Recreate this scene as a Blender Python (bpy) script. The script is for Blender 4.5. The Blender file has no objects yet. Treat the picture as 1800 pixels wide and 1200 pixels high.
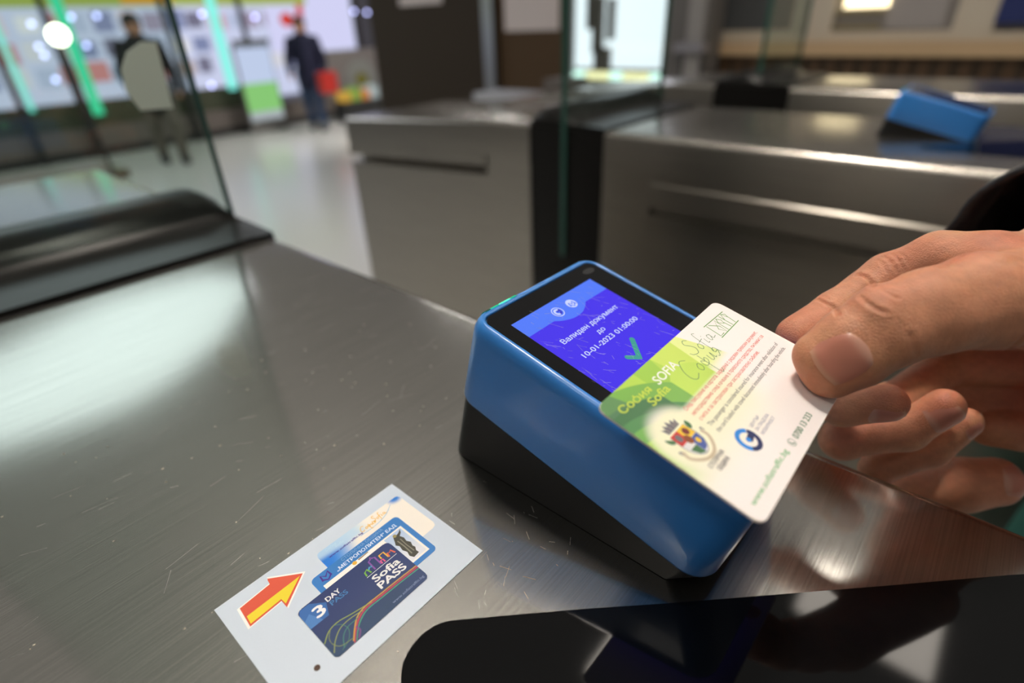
import bpy, math, random
import numpy as np
from mathutils import Vector, Matrix
from mathutils.geometry import tessellate_polygon

random.seed(7)
rng = np.random.RandomState(7)
S = bpy.context.scene
COL = S.collection
H = 1.2                      # height of the turnstile tops above the floor
PI = math.pi

# ------------------------------------------------------------------ camera
CAMP = np.array([0.0, 0.0, H + 0.1774])
RIGHT = np.array([0.6537, -0.7559, -0.0357])
DOWN = np.array([-0.4022, -0.3072, -0.8625])
FWD = np.array([0.6410, 0.5782, -0.5048])
FPX = 967.46
cam = bpy.data.cameras.new('camera')
cam.lens = 19.349
cam.sensor_width = 36.0
cam.clip_start = 0.01
cam.clip_end = 100
cam.dof.use_dof = True
cam.dof.focus_distance = 0.206
cam.dof.aperture_fstop = 4.3
camo = bpy.data.objects.new('camera', cam)
COL.objects.link(camo)
M = Matrix.Identity(4)
for i in range(3):
    M[i][0] = RIGHT[i]; M[i][1] = -DOWN[i]; M[i][2] = -FWD[i]; M[i][3] = CAMP[i]
camo.matrix_world = M
S.camera = camo
S.view_settings.view_transform = 'Standard'
S.view_settings.look = 'None'
S.view_settings.gamma = 1.0
S.view_settings.exposure = 0.0
S.view_settings.use_curve_mapping = False

# ------------------------------------------------------------------ world
W = bpy.data.worlds.new('world'); S.world = W; W.use_nodes = True
wn, wl = W.node_tree.nodes, W.node_tree.links
_tc0 = wn.new('ShaderNodeTexCoord'); _sx = wn.new('ShaderNodeSeparateXYZ'); _rp = wn.new('ShaderNodeValToRGB')
wl.new(_tc0.outputs['Generated'], _sx.inputs[0]); wl.new(_sx.outputs['Z'], _rp.inputs[0])
_rp.color_ramp.elements[0].position = .0; _rp.color_ramp.elements[0].color = (.060, .056, .050, 1)
_rp.color_ramp.elements[1].position = .75; _rp.color_ramp.elements[1].color = (.255, .245, .222, 1)
wl.new(_rp.outputs[0], wn['Background'].inputs[0]); wn['Background'].inputs[1].default_value = 1.0

# ------------------------------------------------------------------ helpers
def ray(px, py):
    return (px - 900) / FPX * RIGHT + (py - 600) / FPX * DOWN + FWD
def at(px, py, depth): return CAMP + depth * ray(px, py)
def atz(px, py, z): d = ray(px, py); return CAMP + (z - CAMP[2]) / d[2] * d
def atx(px, py, x): d = ray(px, py); return CAMP + (x - CAMP[0]) / d[0] * d
def aty(px, py, y): d = ray(px, py); return CAMP + (y - CAMP[1]) / d[1] * d

def srgb(r, g, b):
    def f(c):
        c /= 255.0
        return c / 12.92 if c <= 0.04045 else ((c + 0.055) / 1.055) ** 2.4
    return (f(r), f(g), f(b))

MATS = {}
def mat(name, color=(.5, .5, .5), rough=.5, metal=0.0, emit=None, es=1.0, spec=.5, sss=0.0, coat=0.0, bump=None, attr=None, sheen=0.0):
    if name in MATS: return MATS[name]
    m = bpy.data.materials.new(name); m.use_nodes = True
    nt = m.node_tree; p = nt.nodes['Principled BSDF']
    p.inputs['Base Color'].default_value = (*color, 1)
    p.inputs['Roughness'].default_value = rough
    p.inputs['Metallic'].default_value = metal
    p.inputs['Specular IOR Level'].default_value = spec
    if sss:
        p.inputs['Subsurface Weight'].default_value = sss
        p.inputs['Subsurface Radius'].default_value = (1.0, .35, .2)
        p.inputs['Subsurface Scale'].default_value = .004
    if coat:
        p.inputs['Coat Weight'].default_value = coat
        p.inputs['Coat Roughness'].default_value = .08
    if sheen: p.inputs['Sheen Weight'].default_value = sheen
    if emit:
        p.inputs['Emission Color'].default_value = (*emit, 1)
        p.inputs['Emission Strength'].default_value = es
    if bump:
        sc, st, dist = bump
        tc = nt.nodes.new('ShaderNodeTexCoord'); mp = nt.nodes.new('ShaderNodeMapping')
        mp.inputs['Scale'].default_value = sc if hasattr(sc, '__len__') else (sc, sc, sc)
        nz = nt.nodes.new('ShaderNodeTexNoise'); nz.inputs['Scale'].default_value = 1.0
        nz.inputs['Detail'].default_value = 4
        bp = nt.nodes.new('ShaderNodeBump'); bp.inputs['Strength'].default_value = st
        bp.inputs['Distance'].default_value = dist
        nt.links.new(tc.outputs['Object'], mp.inputs[0]); nt.links.new(mp.outputs[0], nz.inputs['Vector'])
        nt.links.new(nz.outputs['Fac'], bp.inputs['Height']); nt.links.new(bp.outputs[0], p.inputs['Normal'])
    if attr:
        a = nt.nodes.new('ShaderNodeAttribute'); a.attribute_name = attr
        nt.links.new(a.outputs['Color'], p.inputs['Base Color'])
        if attr == 'glow':
            nt.links.new(a.outputs['Color'], p.inputs['Emission Color'])
            p.inputs['Emission Strength'].default_value = es
    MATS[name] = m
    return m

def steel(name, base=(.50, .485, .455), rough=.12, aniso=0.0, brush=(14, 1600, 14), bstr=.015, var=.04, tangent=None, haze=0):
    if name in MATS: return MATS[name]
    m = bpy.data.materials.new(name); m.use_nodes = True; nt = m.node_tree; N = nt.nodes; L = nt.links
    p = N['Principled BSDF']; p.inputs['Metallic'].default_value = 1.0
    p.inputs['Anisotropic'].default_value = aniso
    tc = N.new('ShaderNodeTexCoord')
    def noise(scale, detail=3):
        mp = N.new('ShaderNodeMapping'); mp.inputs['Scale'].default_value = scale
        nz = N.new('ShaderNodeTexNoise'); nz.inputs['Scale'].default_value = 1; nz.inputs['Detail'].default_value = detail
        L.new(tc.outputs['Object'], mp.inputs[0]); L.new(mp.outputs[0], nz.inputs['Vector']); return nz
    n1 = noise(brush); n2 = noise((9, 9, 9), 5)
    r = N.new('ShaderNodeMath'); r.operation = 'MULTIPLY_ADD'; r.inputs[1].default_value = var; r.inputs[2].default_value = rough - var / 2
    L.new(n2.outputs['Fac'], r.inputs[0]); L.new(r.outputs[0], p.inputs['Roughness'])
    bp = N.new('ShaderNodeBump'); bp.inputs['Strength'].default_value = bstr; bp.inputs['Distance'].default_value = .0002
    L.new(n1.outputs['Fac'], bp.inputs['Height']); L.new(bp.outputs[0], p.inputs['Normal'])
    cr = N.new('ShaderNodeValToRGB'); L.new(n1.outputs['Fac'], cr.inputs[0])
    cr.color_ramp.elements[0].position = .25; cr.color_ramp.elements[0].color = (*[c * .82 for c in base], 1)
    cr.color_ramp.elements[1].position = .75; cr.color_ramp.elements[1].color = (*[min(1, c * 1.12) for c in base], 1)
    L.new(cr.outputs[0], p.inputs['Base Color'])
    if tangent:
        cx = N.new('ShaderNodeCombineXYZ')
        for i in range(3): cx.inputs[i].default_value = tangent[i]
        L.new(cx.outputs[0], p.inputs['Tangent'])
    if haze:
        p2 = N.new('ShaderNodeBsdfPrincipled'); p2.inputs['Metallic'].default_value = 1.0; p2.inputs['Roughness'].default_value = .40
        p2.inputs['Anisotropic'].default_value = .4; cy = N.new('ShaderNodeCombineXYZ'); cy.inputs[1].default_value = 1
        L.new(cy.outputs[0], p2.inputs['Tangent']); L.new(cr.outputs[0], p2.inputs['Base Color']); L.new(bp.outputs[0], p2.inputs['Normal'])
        mx = N.new('ShaderNodeMixShader'); mx.inputs[0].default_value = haze
        L.new(p.outputs[0], mx.inputs[1]); L.new(p2.outputs[0], mx.inputs[2]); L.new(mx.outputs[0], N['Material Output'].inputs[0])
    MATS[name] = m
    return m

def glassmat(name, tint, refl=1.0):
    if name in MATS: return MATS[name]
    m = bpy.data.materials.new(name); m.use_nodes = True; nt = m.node_tree; N = nt.nodes; L = nt.links
    N.remove(N['Principled BSDF'])
    t = N.new('ShaderNodeBsdfTransparent'); t.inputs[0].default_value = (*tint, 1)
    g = N.new('ShaderNodeBsdfGlossy'); g.inputs['Roughness'].default_value = .02
    f = N.new('ShaderNodeFresnel'); g2 = N.new('ShaderNodeNewGeometry'); io = N.new('ShaderNodeMath'); io.operation = 'MULTIPLY_ADD'; io.inputs[1].default_value = 1 / 1.45 - 1.45; io.inputs[2].default_value = 1.45
    L.new(g2.outputs['Backfacing'], io.inputs[0]); L.new(io.outputs[0], f.inputs[0])
    mx = N.new('ShaderNodeMixShader')
    L.new(f.outputs[0], mx.inputs[0]); L.new(t.outputs[0], mx.inputs[1]); L.new(g.outputs[0], mx.inputs[2])
    L.new(mx.outputs[0], N['Material Output'].inputs[0])
    MATS[name] = m
    return m

class Fr:
    """a local frame measured in millimetres: u along, v down the face, w out of it"""
    def __init__(s, O, eu, ev, n): s.O = np.array(O, float); s.eu = np.array(eu, float); s.ev = np.array(ev, float); s.n = np.array(n, float)
    def p(s, u, v, w=0.0): return s.O + (u * s.eu + v * s.ev + w * s.n) * .001

class MB:
    def __init__(s): s.v = []; s.f = []; s.m = []; s.c = None; s.k = 0
    def add(s, vs, fs, m=0):
        b = s.k; vs = np.asarray(vs, float).reshape(-1, 3); s.v.append(vs); s.k += len(vs)
        for f in fs: s.f.append(tuple(b + i for i in f)); s.m.append(m)
        return s
    def box(s, x0, x1, y0, y1, z0, z1, m=0):
        vs = [(x, y, z) for x in (x0, x1) for y in (y0, y1) for z in (z0, z1)]
        return s.add(vs, [(0, 1, 3, 2), (4, 6, 7, 5), (0, 4, 5, 1), (2, 3, 7, 6), (0, 2, 6, 4), (1, 5, 7, 3)], m)
    def loft(s, rings, m=0, cap0=True, cap1=True, closed=True):
        n = len(rings[0]); fs = []
        for i in range(len(rings) - 1):
            for j in range(n if closed else n - 1):
                k = (j + 1) % n
                fs.append((i * n + j, i * n + k, (i + 1) * n + k, (i + 1) * n + j))
        if cap0: fs.append(tuple(range(n))[::-1])
        if cap1: fs.append(tuple((len(rings) - 1) * n + j for j in range(n)))
        return s.add(np.concatenate([np.asarray(r, float).reshape(-1, 3) for r in rings]), fs, m)
    def prism(s, a, off, m=0):
        a = np.asarray(a, float); return s.loft([a, a + np.asarray(off, float)], m)
    def poly(s, fr, pts, w, m=0): return s.add([fr.p(u, v, w) for u, v in pts], [tuple(range(len(pts)))], m)
    def plate(s, fr, pts, w0, w1, m=0):
        return s.loft([[fr.p(u, v, w0) for u, v in pts], [fr.p(u, v, w1) for u, v in pts]], m)
    def stroke(s, fr, pts, wid, w, m=0, closed=False):
        pts = np.asarray(pts, float); n = len(pts); d = np.zeros_like(pts)
        for i in range(n):
            a = pts[(i - 1) % n if closed else max(i - 1, 0)]; b = pts[(i + 1) % n if closed else min(i + 1, n - 1)]
            q = b - a; d[i] = q / (np.hypot(*q) + 1e-9)
        nn = np.c_[-d[:, 1], d[:, 0]] * wid / 2
        vs = [fr.p(*q, w) for q in pts + nn] + [fr.p(*q, w) for q in pts - nn]
        fs = [(i, (i + 1) % n, n + (i + 1) % n, n + i) for i in range(n if closed else n - 1)]
        return s.add(vs, fs, m)
    def tube(s, path, r, n=10, m=0):
        path = np.asarray(path, float); rr = np.broadcast_to(r, (len(path),)); rings = []
        for i in range(len(path)):
            t = path[min(i + 1, len(path) - 1)] - path[max(i - 1, 0)]; t /= np.linalg.norm(t)
            a = np.cross(t, (0, 0, 1.)) if abs(t[2]) < .9 else np.cross(t, (1., 0, 0)); a /= np.linalg.norm(a); b = np.cross(t, a)
            rings.append([path[i] + rr[i] * (math.cos(q) * a + math.sin(q) * b) for q in np.linspace(0, 2 * PI, n, endpoint=False)])
        return s.loft(rings, m)
    def text(s, fr, body, u0, u1, vb, h, w, m=0, bold=0.0, shear=0.0, rise=0.0):
        v2, f2 = text_mesh(body, 0.0)
        x = v2[:, 0]; lo, hi = x.min(), x.max(); sx = (u1 - u0) / (hi - lo); sy = h / .7
        U = u0 + (x - lo) * sx; y = v2[:, 1] * sy
        for i, (du, dv) in enumerate(((0, 0),) if not bold else ((0, 0), (-1, 0), (1, 0), (0, .6), (0, -.6))):
            k = bold * sy * 1.5
            s.add([fr.p(a + du * k + shear * b, vb - b + dv * k - rise * (a - u0), w + i * .0015) for a, b in zip(U, y)], f2, m)
        return s
    def build(s, name, mats, parent=None, loc=None, smooth=False, cols=None, attr='print'):
        V = np.concatenate(s.v) if s.v else np.zeros((0, 3))
        if parent is not None: o3 = root_of(parent)
        else: o3 = np.array(loc if loc is not None else (V.min(0) + V.max(0)) / 2 * [1, 1, 0] + [0, 0, V[:, 2].min()], float)
        me = bpy.data.meshes.new(name); me.from_pydata((V - o3).tolist(), [], s.f)
        mats = mats if isinstance(mats, (list, tuple)) else [mats]
        for q in mats: me.materials.append(q)
        if len(mats) > 1: me.polygons.foreach_set('material_index', s.m)
        me.validate(verbose=False)
        if smooth:
            me.polygons.foreach_set('use_smooth', [True] * len(me.polygons))
            if smooth is not True: me.set_sharp_from_angle(angle=math.radians(smooth))
        if cols is not None:
            ca = me.color_attributes.new(attr, 'FLOAT_COLOR', 'POINT')
            ca.data.foreach_set('color', np.c_[cols, np.ones(len(cols))].ravel().astype(np.float32))
        me.update()
        o = bpy.data.objects.new(name, me); COL.objects.link(o)
        if parent is not None: o.parent = parent
        else: o.location = o3
        return o

ROOTS = {}
def root_of(o):
    loc = np.zeros(3)
    while o is not None: loc += np.array(o.location); o = o.parent
    return loc

_tc = {}
def text_mesh(body, bold):
    k = (body, bold)
    if k in _tc: return _tc[k]
    c = bpy.data.curves.new('lettering', 'FONT'); c.body = body; c.fill_mode = 'NONE'; c.resolution_u = 3
    o = bpy.data.objects.new('lettering', c); COL.objects.link(o)
    bpy.context.view_layer.update()
    me = bpy.data.meshes.new_from_object(o.evaluated_get(bpy.context.evaluated_depsgraph_get()))
    P = np.array([q.co[:2] for q in me.vertices]); nb = {}
    for e in me.edges:
        a, b_ = e.vertices; nb.setdefault(a, []).append(b_); nb.setdefault(b_, []).append(a)
    bpy.data.objects.remove(o); bpy.data.curves.remove(c); bpy.data.meshes.remove(me)
    loops, seen = [], set()
    for st_ in sorted(nb):
        if st_ in seen: continue
        lp = [st_]; seen.add(st_); nx = [q for q in nb[st_] if q == st_ + 1] or nb[st_]; cur = nx[0]
        while cur not in seen:
            lp.append(cur); seen.add(cur); go = [q for q in nb[cur] if q not in seen]
            if not go: break
            cur = go[0]
        if len(lp) > 2: loops.append(P[lp])
    area = lambda q: .5 * float(np.sum(q[:, 0] * np.roll(q[:, 1], -1) - np.roll(q[:, 0], -1) * q[:, 1]))
    ar = [area(q) for q in loops]; sg = np.sign(ar[int(np.argmax(np.abs(ar)))])
    def inside(p, q):
        x, y = q[:, 0], q[:, 1]; x2, y2 = np.roll(x, -1), np.roll(y, -1); m_ = (y > p[1]) != (y2 > p[1])
        return bool(np.sum(m_ & (p[0] < (x2 - x) * (p[1] - y) / np.where(y2 == y, 1e-9, y2 - y) + x)) % 2)
    outs = [q for q, a in zip(loops, ar) if a * sg > 0]; holes = [q for q, a in zip(loops, ar) if a * sg < 0]
    outs += [h_ for h_ in holes if not any(inside(h_[0], q) for q in outs)]
    vv, f = [], []
    for q in outs:
        grp = [q] + [h_ for h_ in holes if inside(h_.mean(0), q) and inside(h_[0], q)]
        allp = np.concatenate(grp); b0 = len(vv)
        for t in tessellate_polygon([[Vector((*p, 0)) for p in g_] for g_ in grp]):
            a, b_, c_ = allp[t[0]], allp[t[1]], allp[t[2]]
            cr = (b_[0] - a[0]) * (c_[1] - a[1]) - (b_[1] - a[1]) * (c_[0] - a[0])
            if abs(cr) < 1e-9: continue
            f.append(tuple(b0 + q_ for q_ in (t if cr > 0 else t[::-1])))
        vv += allp.tolist()
    v = np.c_[np.array(vv), np.zeros(len(vv))]
    _tc[k] = (v, f); return v, f

def tag(o, label, cat, group=None, kind=None):
    o['label'] = label; o['category'] = cat
    if group: o['group'] = group
    if kind: o['kind'] = kind
    return o
def thing(name, loc, label, cat, group=None):
    o = bpy.data.objects.new(name, None); o.empty_display_size = .02; COL.objects.link(o); o.location = loc
    return tag(o, label, cat, group)
def struct(o): o['kind'] = 'structure'; return o

def rrect(u0, v0, u1, v1, r, n=6):
    out = []
    for cx, cy, a0 in ((u1 - r, v1 - r, 0), (u0 + r, v1 - r, 90), (u0 + r, v0 + r, 180), (u1 - r, v0 + r, 270)):
        for i in range(n + 1):
            a = math.radians(a0 + 90 * i / n); out.append((cx + r * math.cos(a), cy + r * math.sin(a)))
    return out[::-1]
def ell(cu, cv, a, b=None, n=28, t0=0, t1=360):
    b = a if b is None else b
    full = abs(t1 - t0) >= 360
    return [(cu + a * math.cos(math.radians(t)), cv - b * math.sin(math.radians(t))) for t in np.linspace(t0, t1, n, endpoint=not full)]
def spline(pts, k=8):
    p = np.asarray(pts, float); p = np.vstack([2 * p[0] - p[1], p, 2 * p[-1] - p[-2]]); out = []
    for i in range(1, len(p) - 2):
        for t in np.linspace(0, 1, k, endpoint=False):
            out.append(.5 * ((2 * p[i]) + (-p[i - 1] + p[i + 1]) * t + (2 * p[i - 1] - 5 * p[i] + 4 * p[i + 1] - p[i + 2]) * t * t + (-p[i - 1] + 3 * p[i] - 3 * p[i + 1] + p[i + 2]) * t ** 3))
    out.append(p[-2]); return np.array(out)
def sstep(a, b, x): t = np.clip((x - a) / (b - a), 0, 1); return t * t * (3 - 2 * t)

def paint(fr, u0, v0, u1, v1, step, w, fn, name, m, parent, inside=None):
    """a printed sheet: fine grid whose vertex colours are the print"""
    nu = int((u1 - u0) / step) + 1; nv = int((v1 - v0) / step) + 1
    U, V = np.meshgrid(np.linspace(u0, u1, nu), np.linspace(v0, v1, nv), indexing='ij')
    C = fn(U, V).reshape(-1, 3)
    P = fr.O + (U.reshape(-1, 1) * fr.eu + V.reshape(-1, 1) * fr.ev + w * fr.n) * .001
    idx = np.arange(nu * nv).reshape(nu, nv)
    q = np.stack([idx[:-1, :-1], idx[:-1, 1:], idx[1:, 1:], idx[1:, :-1]], -1).reshape(-1, 4)
    if inside is not None:
        ok = inside(U, V).reshape(-1); q = q[ok[q].all(1)]
    b = MB(); b.add(P, [tuple(r) for r in q.tolist()])
    return b.build(name, m, parent, cols=C)

# ---- implicit bodies: round cones blended together, meshed with surface nets
def d_cone(P, a, b, ra, rb):
    a = np.asarray(a, np.float32); b = np.asarray(b, np.float32); ab = b - a
    t = np.clip(((P - a) @ ab) / (ab @ ab + 1e-12), 0, 1)
    return np.linalg.norm(P - a - t[:, None] * ab, axis=1) - (ra + (rb - ra) * t)
def smin(a, b, k):
    h = np.clip(.5 + .5 * (b - a) / k, 0, 1); return b + (a - b) * h - k * h * (1 - h)
def surface_nets(F, org, h):
    nx, ny, nz = F.shape; s = F < 0
    acc = np.zeros((nx - 1, ny - 1, nz - 1, 3)); cnt = np.zeros((nx - 1, ny - 1, nz - 1))
    cor = [(i, j, k) for i in (0, 1) for j in (0, 1) for k in (0, 1)]
    for a in range(8):
        for b in range(a + 1, 8):
            ca, cb = np.array(cor[a]), np.array(cor[b])
            if np.abs(ca - cb).sum() != 1: continue
            fa = F[ca[0]:nx - 1 + ca[0], ca[1]:ny - 1 + ca[1], ca[2]:nz - 1 + ca[2]]
            fb = F[cb[0]:nx - 1 + cb[0], cb[1]:ny - 1 + cb[1], cb[2]:nz - 1 + cb[2]]
            x = (fa < 0) != (fb < 0); t = np.where(x, fa / np.where(x, fa - fb, 1), 0)
            acc += np.where(x[..., None], ca + t[..., None] * (cb - ca), 0); cnt += x
    act = cnt > 0; ids = -np.ones(act.shape, int); ids[act] = np.arange(act.sum())
    V = (np.argwhere(act) + acc[act] / cnt[act][:, None]) * h + org
    Q = []
    for ax in range(3):
        o = [0, 0, 0]; o[ax] = 1
        A = s[:nx - o[0], :ny - o[1], :nz - o[2]]; B = s[o[0]:, o[1]:, o[2]:]
        e = np.argwhere(A != B); u, v = [(1, 2), (2, 0), (0, 1)][ax]
        ok = (e[:, u] > 0) & (e[:, v] > 0) & (e[:, u] < F.shape[u] - 1) & (e[:, v] < F.shape[v] - 1); e = e[ok]
        fl = A[tuple(e.T)]
        du = np.zeros(3, int); dv = np.zeros(3, int); du[u] = 1; dv[v] = 1
        g = lambda c: ids[tuple(c.T)]
        q = np.stack([g(e - du - dv), g(e - dv), g(e), g(e - du)], 1)
        q[~fl] = q[~fl][:, ::-1]; Q.append(q)
    Q = np.concatenate(Q); Q = Q[(Q >= 0).all(1)]
    return V, Q
def implicit(name, fn, lo, hi, h, m, parent=None, loc=None, cols=None, attr='print'):
    lo = np.array(lo, float); hi = np.array(hi, float); n = np.ceil((hi - lo) / h).astype(int) + 1
    ax = [np.arange(n[i], dtype=np.float32) * h + lo[i] for i in range(3)]
    F = np.empty(n, np.float32)
    for i in range(0, n[0], 16):
        g = np.stack(np.meshgrid(ax[0][i:i + 16], ax[1], ax[2], indexing='ij'), -1)
        F[i:i + 16] = fn(g.reshape(-1, 3)).reshape(g.shape[:3])
    V, Q = surface_nets(F, lo, h)
    b = MB(); b.add(V, [tuple(q) for q in Q.tolist()])
    return b.build(name, m, parent, loc, smooth=True, cols=None if cols is None else cols(V), attr=attr)

# ------------------------------------------------------------------ materials
STEEL = steel('brushed_steel', haze=.2)
STEEL2 = steel('brushed_steel_far', base=(.46, .43, .39), rough=.26, bstr=.02, var=.03)
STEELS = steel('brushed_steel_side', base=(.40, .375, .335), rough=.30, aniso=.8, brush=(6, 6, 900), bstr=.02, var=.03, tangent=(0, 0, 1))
BLACKP = mat('black_plastic', (.012, .012, .013), .38)
BLACKR = mat('black_rail', (.009, .0085, .008), .3, spec=.22)
BLACKGL = mat('black_glass', (.003, .003, .0035), .05, spec=.3)
BLUEP = mat('blue_plastic', srgb(52, 130, 212), .34, coat=.25, bump=(900, .12, .0003))
PRINT = mat('print', rough=.38, attr='print')
PAPER = mat('white_print', srgb(250, 243, 240), .4)
GREENEDGE = mat('glass_edge_green', (.03, .10, .08), .2)
GLASS = glassmat('clear_glass', (.86, .92, .89))
def flat(r, g, b, rough=.45): return mat('ink_%d_%d_%d' % (r, g, b), srgb(r, g, b), rough)
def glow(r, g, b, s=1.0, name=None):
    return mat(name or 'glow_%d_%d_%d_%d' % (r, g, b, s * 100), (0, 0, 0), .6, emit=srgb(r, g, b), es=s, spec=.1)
WHITE_L = mat('lamp_white', (1, 1, 1), emit=(1.0, .90, .78), es=150)

# ------------------------------------------------------------------ room shell
FLOOR = mat('pale_terrazzo', (.80, .79, .75), .22, bump=(3, .03, .002))
b = MB(); b.box(-9, 9, -7, 11.2, -.12, 0); struct(b.build('floor', FLOOR))
BROWN = mat('brown_panel', (.060, .047, .036), .45, bump=(4, .05, .01))
b = MB(); b.box(7.2, 7.4, -7, 11, 0, H + 2.45); struct(b.build('wall_right', BROWN))
b = MB(); b.box(-9, 9, 11, 11.2, 0, H + 2.45); struct(b.build('wall_rear', mat('rear_wall', (.25, .25, .26), .7)))

# ------------------------------------------------------------------ ceiling lamps
def lamp(x, y, sx, sy, z, strength, label, warm=(1.0, .91, .80)):
    t = thing('ceiling_light', (x, y, z), label, 'light', 'ceiling lights over the turnstiles')
    m = mat('lamp_%d_%d' % (strength, warm[2] * 100), (1, 1, 1), emit=warm, es=strength)
    b = MB(); b.box(x - sx / 2, x + sx / 2, y - sy / 2, y + sy / 2, z, z + .012); b.build('diffuser', m, t)
    b = MB(); f = .03
    b.box(x - sx / 2 - f, x + sx / 2 + f, y - sy / 2 - f, y + sy / 2 + f, z + .012, z + .07)
    b.build('housing', mat('lamp_housing', (.6, .6, .6), .5), t)
    return t
CZ = H + 2.1
lamp(.52, .50, .30, .30, CZ, 125, 'square ceiling light above the near turnstile')
lamp(1.20, .56, .22, .16, CZ, 30, 'small ceiling light mirrored in the black glass of the near turnstile')
lamp(2.35, -.15, .9, .5, CZ, 9, 'wide ceiling light above the further turnstile lane')

t = thing('ceiling_light', (1.0, 5.4, CZ), 'large half round luminous ceiling panel over the hall, mirrored on the near turnstile', 'light')
b = MB(); b.prism([(x, y, CZ) for x, y in spline([(2.9, 6.6), (2.1, 5.45), (1.4, 4.7), (.6, 4.25), (-.2, 4.4), (-1.0, 4.9), (-1.6, 5.8)], 6).tolist() + [(-.6, 5.9), (.1, 6.0), (1.1, 6.5), (2.4, 6.85)]], (0, 0, .03)); b.build('diffuser', mat('lamp_cool', (1, 1, 1), emit=(.86, .93, 1.0), es=2.5), t)

lamp(6.1, 5.6, 1.2, 1.2, CZ, 30, 'added unseen ceiling light that brightens the pale floor before the shop window', (1.0, .97, .93))  # extra lamp out of view, added to brighten the hall floor
lamp(-1.0, .28, .4, .4, CZ, 14, 'square ceiling light behind the camera, mirrored as a streak on the middle turnstile', (1.0, .93, .82))
# ------------------------------------------------------------------ turnstile cabinets
def arc(cx, cz, r, a0, a1, n=5):
    return [(cx + r * math.cos(math.radians(a)), cz + r * math.sin(math.radians(a))) for a in np.linspace(a0, a1, n)]
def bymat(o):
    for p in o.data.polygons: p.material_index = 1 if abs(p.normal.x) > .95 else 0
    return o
def cabinet(x0, x1, ya, yb, yc, yd, drop, label, st, gx0, gx1, gy, win=None, postlen=.12):
    """x0..x1 across, ya..yb the section with the card reader, yb..yc the black gate housing, yc..yd the far section"""
    t = thing('turnstile', ((x0 + x1) / 2, (ya + yd) / 2, 0), label, 'turnstile', 'steel turnstiles in a row')
    Z = H
    def prof(r=.010):
        R = [(x0, -.074), (x0, -r)] + arc(x0 + r, -r, r, 180, 90)[1:] + arc(x1 - r, -r, r, 90, 0) + [(x1, -.074)]
        return R
    def ext(b, pr, y0, y1, dz0=0, dz1=0):
        b.loft([[(x, y0, Z + z + dz0) for x, z in pr], [(x, y1, Z + z + dz1) for x, z in pr]])
    def dz(y): return -drop * max(0, (y - yc - postlen)) / (yd - yc - postlen)
    # reader section
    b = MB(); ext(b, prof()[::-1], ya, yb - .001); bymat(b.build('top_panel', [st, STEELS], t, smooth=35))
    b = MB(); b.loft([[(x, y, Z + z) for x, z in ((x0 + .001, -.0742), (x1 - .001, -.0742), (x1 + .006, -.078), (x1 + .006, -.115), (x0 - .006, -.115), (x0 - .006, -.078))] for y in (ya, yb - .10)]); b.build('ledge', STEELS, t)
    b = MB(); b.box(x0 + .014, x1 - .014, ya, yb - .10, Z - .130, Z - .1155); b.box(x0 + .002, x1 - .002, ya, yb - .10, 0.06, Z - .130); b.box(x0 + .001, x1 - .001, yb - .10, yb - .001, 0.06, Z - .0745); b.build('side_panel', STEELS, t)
    # far section
    b = MB(); ext(b, prof()[::-1], yc + .001, yc + postlen); ext(b, prof()[::-1], yc + postlen, yd, 0, -drop)
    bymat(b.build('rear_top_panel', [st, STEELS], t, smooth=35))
    b = MB(); y0, y1 = yc + postlen, yd
    for a in ((x0 - .004, x1 + .004, -.074, -.090), (x0 + .035, x1 - .035, -.090, -.112)):
        b.loft([[(xx, y, Z + zz + d) for xx, zz in ((a[0], a[2]), (a[1], a[2]), (a[1], a[3]), (a[0], a[3]))] for y, d in ((y0, 0), (y1, -drop))])
    b.build('rear_ledge', STEELS, t)
    b = MB(); b.box(x0, x1, yc + .001, y0, .06, Z - .074)
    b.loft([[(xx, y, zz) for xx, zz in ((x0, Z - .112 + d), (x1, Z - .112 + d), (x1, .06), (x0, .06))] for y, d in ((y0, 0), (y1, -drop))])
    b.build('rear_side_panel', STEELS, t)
    # black gate housing with the rounded hump over the slot
    hump = [(yb, 0.0), (yb, .005), (yb + .055, .0065), (yb + .075, .010), (yb + .085, .022), (yb + .10, .031), (yb + .125, .034), (yb + .15, .030), (yc - .004, .015), (yc, .005), (yc, 0.0)]
    b = MB(); b.box(x0 + .001, x1 - .001, yb, yc, .06, Z - .0005)
    e = .004
    b.loft([[(x1 - .002, y, Z + min(z, .0065)) for y, z in hump], [(x1 - .010, y, Z + z * .75) for y, z in hump], [(x1 - .024, y, Z + z) for y, z in hump],
            [(x0 + .024, y, Z + z) for y, z in hump], [(x0 + .010, y, Z + z * .75) for y, z in hump], [(x0 + .002, y, Z + min(z, .0065)) for y, z in hump]])
    b.build('gate_housing', BLACKR, t, smooth=40)
    b = MB(); b.box(x0 + .03, x1 - .03, ya + .05, yd - .05, 0, .0605); b.build('plinth', BLACKP, t)
    # glass flap
    b = MB(); b.box(gx0, gx1, gy - .005, gy + .005, Z - .25, Z + .78); gl = b.build('gate_glass', GLASS, t)
    b = MB()
    for gx in (gx0, gx1): b.box(gx - .0008, gx + .0008, gy - .0052, gy + .0052, Z - .25, Z + .78)
    b.build('glass_edge', GREENEDGE, gl)
    if win is not None:
        dx, pts = win
        fr = Fr((dx, 0, Z), (1, 0, 0), (0, 1, 0), (0, 0, 1))
        b = MB(); b.plate(fr, [(u * 1000, v * 1000) for u, v in pts][::-1], .2, .9); b.build('ticket_window', BLACKGL, t)
    return t
_c = spline([(.041, .078), (.0425, .089), (.0485, .0965), (.0575, .0992), (.066, .0972), (.0728, .0912)], 5).tolist()
WINP = [(.041, -.22)] + _c + [(.1005, .0633), (.1211, .0417), (.176, -.0143), (.208, -.0465), (.226, -.066), (.228, -.072), (.228, -.22)]
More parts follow.
